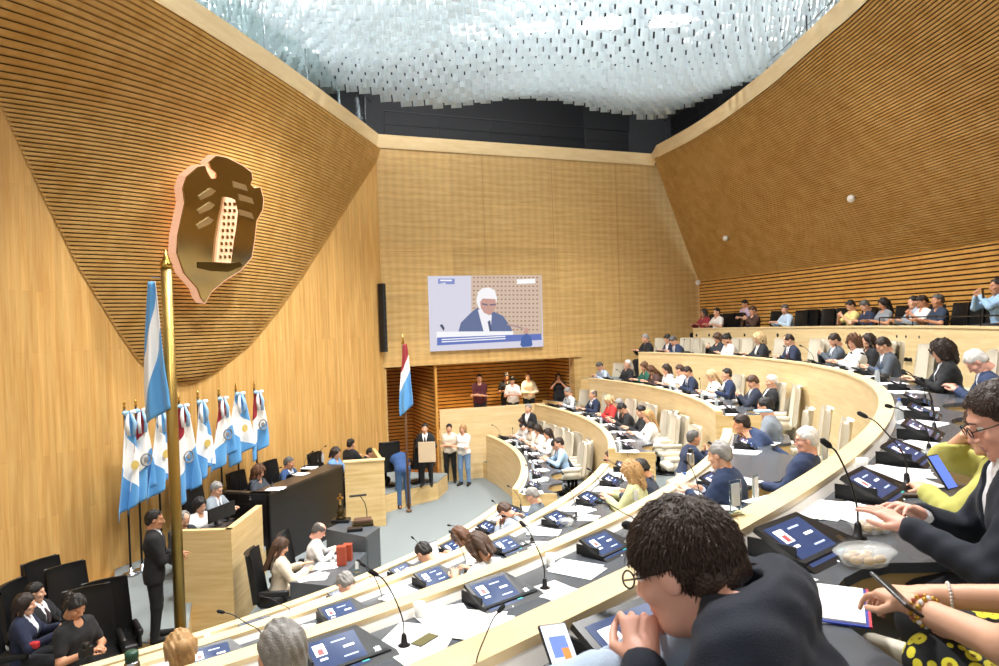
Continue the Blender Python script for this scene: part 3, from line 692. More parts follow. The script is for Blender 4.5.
# ceiling installation: hanging folded acrylic plates ---------------------------
M_ACR=bpy.data.materials.new('lit_acrylic'); M_ACR.use_nodes=True
_N=M_ACR.node_tree.nodes; _L=M_ACR.node_tree.links; _N.remove(_N['Principled BSDF']); _o=_N['Material Output']
_t=_N.new('ShaderNodeBsdfTranslucent'); _t.inputs[0].default_value=srgb('eef5f6'); _g=_N.new('ShaderNodeBsdfGlossy'); _g.inputs['Color'].default_value=srgb('e6eef0'); _g.inputs['Roughness'].default_value=.1
_d=_N.new('ShaderNodeBsdfTransparent'); _mx=_N.new('ShaderNodeMixShader'); _mx.inputs[0].default_value=.5; _L.new(_t.outputs[0],_mx.inputs[1]); _L.new(_g.outputs[0],_mx.inputs[2])
_m2=_N.new('ShaderNodeMixShader'); _m2.inputs[0].default_value=.8; _L.new(_d.outputs[0],_m2.inputs[1]); _L.new(_mx.outputs[0],_m2.inputs[2]); _L.new(_m2.outputs[0],_o.inputs[0])
_tc=_N.new('ShaderNodeTexCoord'); _w=_N.new('ShaderNodeTexWave'); _w.inputs['Scale'].default_value=5; _w.inputs['Distortion'].default_value=2; _L.new(_tc.outputs['Object'],_w.inputs['Vector']); _bp=_N.new('ShaderNodeBump'); _bp.inputs['Strength'].default_value=.5; _bp.inputs['Distance'].default_value=.05
_L.new(_w.outputs['Fac'],_bp.inputs['Height']); _L.new(_bp.outputs['Normal'],_g.inputs['Normal'])
bd=[Vector((p.x,p.y)) for p in [PZ(u,v,10.4) for u,v in ((650,118),(600,116),(550,112),(500,106),(450,101),(400,94))]]
poly=[(PZ(u,v,10.35).x,PZ(u,v,10.35).y) for u,v in ((854,0),(830,32),(800,54),(770,74),(735,94),(700,108),(660,120),(600,118),(550,114),(500,109),(450,104),(400,98),(370,93))]+[(-5.6,17.4),(-7.2,14),(-8,10),(-8,4),(5,4),(6.8,8)]
def inside(x,y):
    c=False;n=len(poly)
    for i in range(n):
        x1,y1=poly[i];x2,y2=poly[(i+1)%n]
        if (y1>y)!=(y2>y) and x<(x2-x1)*(y-y1)/(y2-y1)+x1: c=not c
    return c
inst=empty('acrylic_ceiling_light',(0,12,10.4),0,'huge luminous ceiling of overlapping hanging clear acrylic plates in wavy rows','ceiling light')
def plate_parts():
    th=.006; w=.14; h=.27
    a=[(-w,.085),(0,-.085),(w,.085)]
    vs=[(x,y,0) for x,y in a]+[(x,y,h) for x,y in a]+[(x,y+th,0) for x,y in a]+[(x,y+th,h) for x,y in a]
    # upper flap sloping back like an overlapping scale
    return [Vector(v) for v in vs],[(0,1,4,3),(1,2,5,4),(7,6,9,10),(8,7,10,11),(0,6,7,1),(1,7,8,2),(0,3,9,6),(2,8,11,5)]
PV,PF=plate_parts(); pme=me_from(PV,PF,'plate')
cells=[]
for j in range(0,54):
    for i in range(-32,32):
        y=4.2+j*.33; x=(i+.5*(j%2))*.315
        # rows fan slightly
        if inside(x,y): cells.append((x,y))
def zpl(x,y): return 10.42-.24*math.sin(x*.8+1.1+.15*y)+.20*math.sin(y*.95+x*.3)+.02*max(0,20-y)+random.uniform(-.02,.02)
cells.sort(key=lambda c:(c[1] if True else 0))
vis=sorted([(abs(proj((x,y,10.4))[0]-560)+ (0 if 0<proj((x,y,10.4))[1]<200 else 5000)+ y*20,x,y) for x,y in cells])
big=MB(); k=0
for _,x,y in vis:
    z=zpl(x,y); rzz=.12*math.sin(x*.7)+ (PI if False else 0)
    if k<100:
        c=link('acrylic_plate',pme,M_ACR,inst); c.location=(x,y-12,z-10.4); c.rotation_euler=(.3,0,rzz)
    else:
        M=Matrix.Translation((x,y-12,z-10.4))@Matrix.Rotation(rzz,4,'Z')@Matrix.Rotation(.3,4,'X'); big.add([M@v for v in PV],PF)
    k+=1
c=big.build('acrylic_plate',M_ACR,inst); c['kind']='stuff'
# ceiling backing light sheet of lamps above the plates (the luminaires)
M_LAMP=mat('lamp_white','ffffff',.5,emis='fbfcff',es=20)
for (x,y) in [(xx,yy) for yy in np.arange(6,20,1.8) for xx in np.arange(-6,7,1.8) if inside(xx,yy)]:
    m=MB(); m.rbox((0,0,0),(1.0,.5,.12),.02); o=m.build('ceiling_panel_lamp',M_LAMP,None,loc=(x,y,12.3)); tag(o,'white glowing square lamp panel seen through the hanging acrylic plates','lamp','lamp panels above the acrylic plates')
# ---------------------------------------------------------------- desk rows
TH={}
TH[1]=dict(far=(th_of(487,435,1),th_of(514,489,1)),near=(th_of(500,505,1),-1.0))
TH[2]=dict(far=(th_of(546,403,2),th_of(609,447,2)-.01),near=(th_of(605,464,2),-1.05))
TH[3]=dict(far=(th_of(590,378,3),th_of(716,411,3)),near=(th_of(714,428,3),-1.12))
TH[4]=dict(all=(th_of(639,352,4),-1.16))
SP=1.12
def seat_ts(k,t0,t1,pad=.5):
    L=(t0-t1)*(Rk(k,(t0+t1)/2)+.6); n=max(1,int((L-2*pad)/SP+.5)); return [t0-(pad+ (L-2*pad)*i/max(n,1))/(L)*(t0-t1) for i in range(n+1)]
CON={1:[(510,508),(487,525),(452,545),(410,570),(349,594),(262,626)],2:[(615,464),(608,478),(588,496),(563,517),(510,543),(442,576),(349,612),(222,660)],
 3:[(722,440),(693,476),(653,500),(595,538),(502,588),(345,647)],4:[(597,608),(790,530),(857,478),(888,447),(899,425),(904,408),(900,396)]}
SEATS={k:{b:seat_ts(k,*TH[k][b]) for b in TH[k]} for k in TH}
for k in (1,2,3): SEATS[k]['near']=[th_of(u,v,k,ZT[k]+.08) for u,v in CON[k]]
_n=[th_of(u,v,4,ZT[4]+.08) for u,v in CON[4]]; _m=max(_n); SEATS[4]['all']=[t for t in seat_ts(4,TH[4]['all'][0],_m+SP/16.0,.5)]+sorted(_n,reverse=True)
DN={1:'front',2:'second',3:'third',4:'top'}
def lerp_list(t0,t1,n): return [t0+(t1-t0)*i/(n-1) for i in range(n)]
for k in TH:
    for b,(t0,t1) in TH[k].items():
        n=max(12,int((t0-t1)*Rk(k,0)/.12)); ts=lerp_list(t0,t1,n); side={'far':'far block','near':'near block','all':'long curve'}[b]
        root=empty('curved_desk',rp(k,ts[n//2],.3,ZF[k]),0,'%s row curved maple desk of the %s with slate top'%(DN[k],side) if k!=4 else 'topmost long curved maple desk sweeping round to the camera, slate top','desk',None)
        C=root.location
        def mk(name,prof,m_,uv=None,closed=True):
            rows=[[rp(k,t,o_(t) if callable(o_) else o_,z)-C for t in ts] for o_,z in prof]
            if closed: rows.append(rows[0])
            vs,fs=sheet(rows); fs=[f[::-1] for f in fs]
            if closed:
                N=len(ts); q=len(prof); fs.append(tuple(i*N for i in range(q))[::-1]); fs.append(tuple(i*N+N-1 for i in range(q)))
            return link(name,me_from(vs,fs,name),m_,root)
        zf,zt,zr=ZF[k-1],ZT[k],ZR[k]
        mk('front_panel',[(.0,zf),(.06,zf),(.06,zr-.03),(.0,zr-.03)],M_DESK)
        mk('rail',[(-.012,zr-.03),(.115,zr-.03),(.115,zr),(-.012,zr)],M_RAIL)
        mk('upstand',[(.06,zt-.02),(.15,zt-.02),(.11,zr-.03),(.06,zr-.03)],M_WHITE)  # inner rail face, coloured white for its overexposed glare
        st=SEATS[k][b]
        def edge(t):
            r=Rk(k,t)+.6; d=min(abs(t-s+(.012 if k==4 else 0))*r for s in st); w=.45 if k==4 else .40
            return .88-((.34 if k==4 else .26)*math.sqrt(max(0,1-(d/w)**2)) if d<w else 0)
        mk('worktop',[(.12,zt-.04),(lambda t:edge(t),zt-.04),(lambda t:edge(t),zt),(.12,zt)],M_SLATE)
        mk('apron',[(lambda t:edge(t)-.05,zt-.16),(lambda t:edge(t)-.02,zt-.16),(lambda t:edge(t)-.02,zt-.04),(lambda t:edge(t)-.05,zt-.04)],M_DESK2)
        for e,t in ((0,t0),(1,t1)):   # end panel
            u=Vector((-math.sin(t),math.cos(t),0))*(1 if e==0 else -1)*.03
            a=[rp(k,t,0,ZF[k]),rp(k,t,.84,ZF[k]),rp(k,t,.84,zt),rp(k,t,.12,zt),rp(k,t,.12,zr),rp(k,t,0,zr)]
            vs=[v-C for v in a]+[v-C+u for v in a]; MB().add(vs,[(0,1,2,3,4,5),(11,10,9,8,7,6)]+[(i,6+i,6+(i+1)%6,(i+1)%6) for i in range(6)]).build('end_panel',M_DESK2,root)
# terraces: carpeted floors and risers, all round
for k in (1,2,3,4):
    ts=lerp_list(.62 if k<4 else .5,-1.4,120)
    ro=[rp(k,t,0.03,ZF[k]) for t in ts]; r1=[rp(k+1,t,.03,ZF[k]) if k<4 else rp(4,t,2.6 if t>-.55 else 3.0,ZF[k]) for t in ts]
    vs,fs=sheet([ro,r1]); struct('floor_terrace',me_from(vs,[f[::-1] for f in fs],'x'),M_CARPET)
    r0=[Vector((p.x,p.y,ZF[k-1])) for p in ro]; vs,fs=sheet([r0,ro]); struct('trim_riser',me_from(vs,[f[::-1] for f in fs],'x'),M_DESK2)
# steps in the aisle gaps
for k,(ta,tb) in {1:(TH[1]['far'][1],TH[1]['near'][0]),2:(TH[2]['far'][1],TH[2]['near'][0]),3:(TH[3]['far'][1],TH[3]['near'][0])}.items():
    for i in range(1,4):
        z=ZF[k-1]+(ZF[k]-ZF[k-1])*i/4; ts=lerp_list(ta-.004,tb+.004,5); d=-.9+.24*(i-1)
        rows=[[rp(k,t,d,ZF[k-1]) for t in ts],[rp(k,t,d,z) for t in ts],[rp(k,t,.03,z) for t in ts]]; vs,fs=sheet(rows); struct('trim_step',me_from(vs,[f[::-1] for f in fs],'x'),M_CARPET)
# wooden wall block at the head of the second row
P1=PZ(473,408,2.05); P2=PZ(545,403,2.05); P0_=BW(1.55,0,.05)
m=MB()
for a,b in ((P0_,P1),(P1,P2)):
    d=(Vector((b.x-a.x,b.y-a.y,0))).normalized(); n=Vector((-d.y,d.x,0))*.08
    m.prism([(a.x,a.y),(b.x,b.y),(b.x+n.x,b.y+n.y),(a.x+n.x,a.y+n.y)],0,2.05)
o=struct('wall_parapet',m.mesh('x'),M_DESK)
# gallery behind the top row -----------------------------------------------------
ZG=4.12; ZGF=3.4
gt=[]
for px,py in ((680,329.6),(720,328),(760,327),(800,326),(840,325.5),(880,325),(920,324.5),(960,324),(998,323)): gt.append(px)
def gr(t): 
    return float(np.interp(t,[-.6,-.35,-.1,.1,.25,.42],[17.75,17.75,17.75,17.6,17.3,17.05]))
def gp(t,off,z): r=gr(t)+off; return Vector((RC.x+r*math.cos(t),RC.y+r*math.sin(t),z))
tg=lerp_list(.42,-.36,60)
root=empty('gallery_parapet',gp(0,0,ZF[4]),0,'curved pale maple parapet of the upper public gallery','parapet'); C=root.location
def mg(name,prof,m_):
    rows=[[gp(t,o_,z)-C for t in tg] for o_,z in prof]; rows.append(rows[0]); vs,fs=sheet(rows); fs=[f[::-1] for f in fs]; N=len(tg); q=len(prof); fs.append(tuple(i*N for i in range(q))[::-1]); fs.append(tuple(i*N+N-1 for i in range(q))); return link(name,me_from(vs,fs,name),m_,root)
mg('front_panel',[(0,ZF[4]),(.08,ZF[4]),(.08,ZG-.04),(0,ZG-.04)],M_DESK); mg('rail',[(-.02,ZG-.04),(.16,ZG-.04),(.16,ZG),(-.02,ZG)],M_RAIL)
vs,fs=sheet([[gp(t,.05,ZGF) for t in tg],[gp(t,2.6,ZGF) for t in tg]]); struct('floor_gallery',me_from(vs,[f[::-1] for f in fs],'x'),M_CARPET)
t=empty('gallery_handrail',gp(-.1,.1,ZG),0,'thin black metal handrail along the gallery front at right','railing'); C=t.location
th=[q for q in tg if q<.02]
MB().tube([gp(q,.08,ZG+.17)-C for q in th],.014,6).build('handrail',M_BLKM,t)
for q in th[::5]: MB().tube([gp(q,.08,ZG)-C,gp(q,.08,ZG+.17)-C],.012,6).build('post',M_BLKM,t)
# stage ------------------------------------------------------------------------------
ZS=.45
def stage(px,py): return PZ(px,py,ZS)
fr=[(-1.2,19.2),(-1.73,17.95),(-2.66,16.3),(-3.3,15.9),(-3.4,12.0),(-3.75,9.9),(-4.1,8.6),(-5.6,8.95),(-6.1,9.9),(-7.3,11.2)]
wl=[LW(.05,0),]
pts=[(p[0],p[1]) for p in fr]+[(LW(9.2,0).x,LW(9.2,0).y),(CN.x,CN.y)]
A_=PZ(268.5,494,1.43); B_=PZ(343,465,1.43); b_=PZ(231,529.5,1.52); c_=PZ(262,505,1.52); a_=PZ(186,531,1.52); g_=PZ(186,646,ZS)
fr2=[(-1.55,19.0),(-1.73,17.95),(-2.75,17.0),(B_.x-.1,B_.y-.05),(A_.x-.1,A_.y+.05),(c_.x-.1,c_.y+.05),(b_.x-.08,b_.y+.1),(a_.x,a_.y+.1),(g_.x,g_.y),(g_.x-.75,g_.y+.2),(-5.9,10.4),(-6.75,12.0)]
pts=fr2+[(LW(8.2,0).x,LW(8.2,0).y),(CN.x+.02,CN.y-.02)]
struct('floor_stage',MB().prism([(p[0],p[1]) for p in pts],0,ZS-.02).mesh('x'),M_DESK2)
struct('floor_stage_carpet',MB().prism([(p[0]*1.0,p[1]) for p in pts],ZS-.02,ZS).mesh('x'),M_CARPET)
a=Vector((-5.9,10.4,0)); b=LW(7.9,0)
for i,z in enumerate((.15,.30)):
    d=.62-.3*i; n=Vector((-.45,-.9,0)).normalized()*d
    struct('trim_step',MB().prism([(a.x,a.y),(a.x+n.x,a.y+n.y),(b.x+n.x,b.y+n.y),(b.x,b.y)],0,z).mesh('x'),M_DESK2)
# ================================================================ FURNITURE
ORD=['first','second','third','fourth','fifth','sixth','seventh','eighth','ninth','tenth','eleventh','twelfth','thirteenth','fourteenth','fifteenth','sixteenth','seventeenth','eighteenth','nineteenth','twentieth','twenty-first','twenty-second','twenty-third']
M_SCR=mat('screen_glass','1d2c4a',.12,emis='46547e',es=.75); M_SCRW=mat('screen_white','ffffff',.3,emis='f4f6fa',es=1.0); M_SCRB=mat('screen_teal','2a9a94',.3,emis='3fb8ae',es=.8); M_SCRL=mat('screen_text','aebfe0',.3,emis='b8c6e8',es=.8)
M_SCRR=mat('screen_red','a04848',.3,emis='b85a58',es=.7)
def make_console():
    r=empty('voting_console'); T=Matrix.Translation((0,0,.035))@Matrix.Rotation(math.radians(27),4,'X')
    m=MB(); pts=[(-.20,-.13),(.25,-.13),(.25,-.08),(.12,.15),(-.20,.15)]
    n=5; vs=[T@Vector((x,y,0)) for x,y in pts]+[T@Vector((x,y,.022)) for x,y in pts]
    m.add(vs,[(4,3,2,1,0),(5,6,7,8,9)]+[(i,(i+1)%5,5+(i+1)%5,5+i) for i in range(5)]); m.build('housing',M_BLACK,r)
    m=MB(); b=T@Vector((0,.13,0)); m.box((-.195,b.y/2+.0,b.z*.45),(.008,.2,b.z*.8)); m.add([(-.2,-.08,0),(.22,-.08,0),(.13,b.y,0),(-.2,b.y,0),(-.2,-.08,.03),(.22,-.08,.03),(.13,b.y,b.z*.55),(-.2,b.y,b.z*.55)],[(3,2,1,0),(4,5,6,7),(0,1,5,4),(1,2,6,5),(2,3,7,6),(3,0,4,7)]); m.build('stand',M_STEEL if False else M_BLKM,r)
    def q(x0,x1,y0,y1,mt,nm,par,h=.0235):
        vs=[T@Vector(p) for p in ((x0,y0,h),(x1,y0,h),(x1,y1,h),(x0,y1,h),(x0,y0,h-.002),(x1,y0,h-.002),(x1,y1,h-.002),(x0,y1,h-.002))]
        return MB().add(vs,[(0,1,2,3),(7,6,5,4),(0,4,5,1),(1,5,6,2),(2,6,7,3),(3,7,4,0)]).build(nm,mt,par)
    s=q(-.175,.095,-.095,.125,M_SCR,'screen',r)
    q(-.15,-.09,.03,.10,M_SCRW,'portrait',s,.0245); q(-.135,-.105,.035,.07,M_SCRR,'portrait_figure',s,.0252)
    q(-.05,.03,.085,.093,M_SCRL,'text_line',s,.0245); q(.0,.06,.035,.048,M_SCRW,'text_line',s,.0245); q(-.02,.06,-.02,-.012,M_SCRL,'text_line',s,.0245); q(-.14,-.1,-.0,.012,M_SCRW,'text_line',s,.0245); q(.05,.09,-.085,-.06,M_SCRB,'button',s,.0245)
    q(.14,.175,-.07,-.02,M_STEEL,'card_reader',r); q(-.02,-.01,-.12,-.112,M_SCRW,'logo_mark',r)
    return r
def make_mic(dx,dy,h,nm='gooseneck_microphone'):
    r=empty(nm); MB().lathe([(.034,0),(.034,.008),(.018,.014),(.014,.06),(.008,.07)],n=12).build('base',M_BLACK,r,True)
    P=[Vector((0,0,.06)),Vector((0,0,.12)),Vector((dx*.12,dy*.12,.19)),Vector((dx*.4,dy*.4,h*.72)),Vector((dx*.75,dy*.75,h*.93)),Vector((dx,dy,h))]
    P=crv(P,5); MB().tube(P,.0042,6).build('gooseneck',M_BLACK,r,True)
    d=(P[-1]-P[-2]).normalized(); MB().tube([P[-1]-d*.005,P[-1]+d*.01,P[-1]+d*.045,P[-1]+d*.055],[.008,.0135,.0135,.006],10).build('foam_head',mat('foam_black','1a1a1c',.95),r,True); return r
def make_chair(lm,nm='armchair'):
    r=empty(nm); 
    MB().rbox((0,.0,.44),(.54,.52,.11),.04,seg=3).build('seat',lm,r,True)
    m=MB(); vs=[];rows=[]
    for i in range(9):
        t=i/8; z=.44+.72*t; w=.28-.035*t; yy=-.24-.10*t; rows.append([(x*w,yy-.05*(1-x*x)+.0,z) for x in (-1,-.7,-.35,0,.35,.7,1)])
    th=.07; N=7; a=[p for rr in rows for p in rr]; b=[(p[0]*1.0,p[1]-th,p[2]) for p in a]; vs=a+b; n=len(a); fs=[]
    for i in range(8):
        for j in range(6): q=(i*N+j,i*N+j+1,(i+1)*N+j+1,(i+1)*N+j); fs.append(q[::-1]); fs.append(tuple(k+n for k in q))
    for i in range(8): fs.append((i*N,(i+1)*N,(i+1)*N+n,i*N+n)); fs.append((i*N+6,i*N+6+n,(i+1)*N+6+n,(i+1)*N+6))
    for j in range(6): fs.append((8*N+j,8*N+j+1,8*N+j+1+n,8*N+j+n)); fs.append((j,j+n,j+1+n,j+1))
    o=MB().add(vs,fs).build('backrest',lm,r,True); bv=o.modifiers.new('b','BEVEL'); bv.width=.015; bv.segments=2
    for s in(-1,1): MB().rbox((s*.3,.0,.60),(.07,.44,.09),.03,seg=3).add([Vector(v) for v in ((s*.3-.02,-.2,.4),(s*.3+.02,-.2,.4),(s*.3+.02,.16,.4),(s*.3-.02,.16,.4),(s*.3-.02,-.2,.57),(s*.3+.02,-.2,.57),(s*.3+.02,.16,.57),(s*.3-.02,.16,.57))],[(3,2,1,0),(4,5,6,7),(0,1,5,4),(1,2,6,5),(2,3,7,6),(3,0,4,7)]).build('armrest',lm,r,True)
    m=MB().lathe([(.28,0),(.28,.02),(.05,.04),(.035,.06),(.035,.4)],n=16); m.build('pedestal',M_BLKM,r,True); return r
CONS=make_console(); index_kids(CONS); MICS=[make_mic(-.24,.16,.33),make_mic(.02,.2,.36),make_mic(-.12,.05,.4)]; [index_kids(m) for m in MICS]
CHC=make_chair(M_CREAM); index_kids(CHC); CHB=make_chair(M_LEATHER,'black_armchair'); index_kids(CHB)
USED=set()
def put(proto,loc,rz,label,cat,group=None,sc=None):
    if proto.name not in USED:
        USED.add(proto.name); proto.location=loc; proto.rotation_euler=(0,0,rz)
        if sc: proto.scale=(sc,)*3
        tag(proto,label,cat,group); return proto
    o=copy_tree(proto,loc,rz,sc,label,group); o['category']=cat; return o
def make_paper():
    r=random.Random(3); m=MB()
    return m
def paper(loc,rz,n,label,group=None,size=(.21,.297)):
    m=MB(); h=0
    for i in range(n):
        a=random.uniform(-.35,.35) if i else 0; m.box((random.uniform(-.05,.05)*(i>0),random.uniform(-.04,.04)*(i>0),h+.0012),(size[0],size[1],.002),a); h+=.0022
    o=m.build('paper_sheets',M_PAPER,None,loc=loc,rz=rz); return tag(o,label,'paper',group)
M_BOT=mat('water_bottle','e6f0f5',.08,alpha=.35); M_CAP=mat('bottle_cap','3a6ac0',.4)
BOT=empty('water_bottle'); MB().lathe([(.03,0),(.033,.01),(.033,.14),(.02,.18),(.012,.19),(.012,.2)],n=12).build('body',M_BOT,BOT,True); MB().lathe([(.014,.2),(.014,.22)],n=10).build('cap',M_CAP,BOT); index_kids(BOT)
M_CUP=mat('cup_white','f4f4f2',.3)
CUP=MB().lathe([(.026,0),(.036,.085),(.034,.085),(.024,.006)],n=12).build('paper_cup',M_CUP,None,True); KIDS[CUP.name]=[]
PLQ=empty('clear_name_plaque'); MB().rbox((0,0,.08),(.07,.006,.15),.002).build('acrylic_plate',M_GLASS,PLQ); MB().box((0,-.001,.09),(.045,.009,.1)).build('photo_card',mat('card_blue','dfe6ee',.4),PLQ); MB().rbox((0,0,.006),(.08,.05,.012),.003).build('foot',M_GLASS,PLQ); index_kids(PLQ)
BL={'far':'far block','near':'near block','all':'top row'}
for k in SEATS:
    for b,ts in SEATS[k].items():
        nm=DN[k]+' row, '+BL[b] if b!='all' else 'top row'; N=len(ts)
        for i,t in enumerate(ts):
            p=rp(k,t,.36,ZT[k]+.001); rz=face_in(p)+random.uniform(-.05,.05); far=p.y>9
            e='counted from the aisle' if b=='near' else 'counted from the back wall'
            j=i
            put(CONS,p,rz,'black tilted touchscreen console on the %s, %s %s'%(nm,ORD[j],e),'console','touchscreen consoles on the desks')
            mp=rp(k,t,.40,ZT[k]+.001)+Vector((math.cos(rz),math.sin(rz),0))*.32
            if t not in (): put(MICS[(i*7+k)%3],mp,rz,'black gooseneck microphone on the %s, %s %s'%(nm,ORD[j],e),'microphone','gooseneck microphones on the desks')
            # papers left of the console
            lp=rp(k,t,.36,ZT[k]+.001)-Vector((math.cos(rz),math.sin(rz),0))*.42
            if p.y>1.2: paper(lp,rz+random.uniform(-.4,.4),random.choice((2,3,4)),'white papers on the %s, %s %s'%(nm,ORD[j],e),'papers on the desks',(.25,.33) )
            if k<4 and p.y>1.2 and b=='near':
                rp_=rp(k,t,.52,ZT[k]+.001)+Vector((math.cos(rz),math.sin(rz),0))*.33; paper(rp_,rz+random.uniform(-.5,.5),2,'loose papers on the %s, right of the %s console'%(nm,ORD[j]),'papers on the desks',(.24,.32))
            if random.random()<.55 and p.y>4.2:
                q=rp(k,t,.2,ZT[k]+.001)-Vector((math.cos(rz),math.sin(rz),0))*.5
                bt=random.random()<.5
                put(BOT if bt else CUP,q,rz,('clear water bottle' if bt else 'white paper cup')+' on the %s, at the %s console'%(nm,ORD[j]),'bottle' if bt else 'cup','bottles on the desks' if bt else 'cups on the desks')
# ================================================================ PRESIDIUM
def wpoly(name,pts,z0,z1,m_,par): 
    C=par.location; return MB().prism([(p[0]-C.x,p[1]-C.y) for p in pts],z0-C.z,z1-C.z).build(name,m_,par)
def wallseg(a,b,th,side=1):
    d=Vector((b[0]-a[0],b[1]-a[1],0)).normalized(); n=Vector((-d.y,d.x,0))*th*side; return [(a[0],a[1]),(b[0],b[1]),(b[0]+n.x,b[1]+n.y),(a[0]+n.x,a[1]+n.y)]
A=PZ(268.5,494,1.43); B=PZ(343,465,1.43); A2=PZ(220,494,1.43); dAB=(B-A).normalized(); dl=Vector((-dAB.y,dAB.x,0))*1.0; B2=B+dl; A2=A+dl
t=empty('presidium_desk',(A.x,A.y,0),0,'long high black-brown presidium desk with a flat dark top','desk')
wpoly('front_panel',wallseg(A,B,.05),0,1.40,M_DARKW,t); wpoly('side_panel',wallseg(A,A2,.05,-1),0,1.40,M_DARKW,t)
wpoly('top',[(A.x,A.y),(B.x,B.y),tuple((B+dl*.42)[:2]),tuple((A+dl*.42)[:2])],1.40,1.44,M_DARKTOP,t); wpoly('worktop',[tuple((A+dl*.40)[:2]),tuple((B+dl*.40)[:2]),(B2.x,B2.y),(A2.x,A2.y)],1.2,1.24,M_DARKTOP,t); wpoly('side_ledge',wallseg(A,A2,.12,-1),1.4,1.44,M_DARKTOP,t)
a=PZ(186,531,1.52); b=PZ(231,529.5,1.52); c=PZ(262,505,1.52)
t=empty('wooden_side_desk',(b.x,b.y,0),0,'tall pale oak corner desk left of the black presidium desk','desk')
c2=Vector((A.x+.02,A.y-.05,0)); a2=a+(a-b).normalized()*.15
wpoly('front_panel',wallseg(b,c,.1),0,1.52,M_DESK2,t); wpoly('side_panel',wallseg(a2,b,.1),0,1.52,M_DESK2,t)
dn=Vector((-.955,.297,0)); wpoly('worktop',[(b.x-.08,b.y+.1),(c.x-.1,c.y),(c.x-1.0,c.y+.3),(a2.x,a2.y+.1)],1.18,1.21,M_DARKTOP,t)
SDb,SDc,SDa=b,c,a2
d1=PZ(384,460.5,1.47); 
t=empty('wooden_clerk_desk',(B.x,B.y,0),0,'pale oak clerk desk right of the black presidium desk','desk')
d2=d1+Vector((-.5,1.7,0)); wpoly('front_panel',wallseg(B+Vector((.03,0,0)),d1,.08),0,1.47,M_DESK2,t); wpoly('side_panel',wallseg(d1,d2,.08),0,1.47,M_DESK2,t)
wpoly('ledge',wallseg(B+Vector((.0,-.02,0)),d1+Vector((.02,-.02,0)),.22),1.47,1.50,M_RAIL,t)
# secretaries' table and display table
def table(name,quad,z,label):
    P=[PZ(u,v,z) for u,v in quad]; c=sum(P,Vector())/4; t=empty(name,(c.x,c.y,0),0,label,'table'); wpoly('tabletop',[(p.x,p.y) for p in P],z-.05,z,M_GREYT,t)
    for i,j in ((0,3),(1,2)): 
        q=wallseg(P[i].lerp(P[j],.02),P[i].lerp(P[j],.98),.05,1 if i==0 else -1); wpoly('side_panel',[(x,y) for x,y in q],0,z-.05,M_GREYT,t)
    return P,t
# order: far-left, far-right, near-right, near-left
P1t,t1=table('grey_secretary_table',[(330,552),(367,552),(331,586),(290,582)],.75,'grey L-shaped table of the two secretaries on the chamber floor')
wpoly('front_panel',wallseg(P1t[2],P1t[3],.04,-1),0,.7,M_GREYT,t1)
P2t,t2=table('grey_display_table',[(347,520),(380,527),(366,537),(326,529)],1.0,'higher grey table carrying a small bronze and a book')
wpoly('front_panel',wallseg(P2t[2],P2t[3],.04,-1),0,.95,M_GREYT,t2)
M_BRZ=mat('dark_bronze','4a4026',.35,metal=.8); M_LB=mat('book_leather','5a4030',.6); M_RED=mat('brick_red','a2452c',.5)
p=PZ(341,522,1.0); t=empty('bronze_statuette',p,0,'small dark bronze statuette with gold top on a black base','statuette')
MB().rbox((0,0,.03),(.32,.2,.06),.01).build('base',M_BLACK,t); MB().lathe([(.09,.06),(.07,.1),(.05,.13),(.075,.18),(.05,.23),(.03,.26),(.045,.30),(.02,.34)],n=14).build('figure',M_BRZ,t,True); m=MB(); m.box((0,0,.42),(.03,.03,.18)); m.box((0,0,.43),(.11,.03,.03)); m.build('cross',M_GOLD,t)
p=PZ(363,525,1.0); t=empty('open_book_stand',p,.2,'thick brown book lying on a low stand beside the statuette','book')
MB().rbox((0,0,.03),(.36,.26,.05),.01).build('stand',M_BRZ,t); MB().rbox((0,0,.085),(.30,.22,.06),.015).build('book',M_LB,t)
t=empty('reading_microphone',p+Vector((.05,.12,0)),0,'tall black microphone rising over the brown book on the grey table','microphone'); MB().lathe([(.05,0),(.05,.02),(.01,.03)],n=12).build('base',M_BLACK,t); MB().tube([(0,0,.02),(0,0,.22),(-.02,-.05,.38),(-.08,-.1,.5)],.008,6).build('stem',M_BLACK,t); MB().rbox((-.12,-.12,.52),(.3,.05,.03),.01,rz=.3,rx=.1).build('head',M_BLACK,t)
tag(MB().rbox((0,0,.03),(.26,.14,.06),.01).build('black_case',M_BLACK,None,loc=PZ(355,531,1.0),rz=.2),'flat black case at the front edge of the grey display table','case')
for q,l in (((342,565),'taller'),((348,560),'shorter')): 
    tag(MB().rbox((0,0,.15 if l=='taller' else .13),(.14,.12,.3 if l=='taller' else .26),.008).build('red_brown_box',M_RED,None,loc=PZ(q[0],q[1],.75)),'%s red-brown upright box on the secretaries table'%l,'box')
paper(PZ(313,577,.75),.3,3,'white documents spread before the long-haired secretary',size=(.4,.3)); paper(PZ(326,566,.75),.1,3,'white papers before the bald secretary on the grey table',size=(.3,.3))
for i,q in enumerate(((333,566),(336,561),(330,561))): o=put(CUP,PZ(q[0],q[1],.75),0,'white cup %s on the secretaries table'%('nearest the red box','between two other cups','nearest the bald man')[i],'cup')
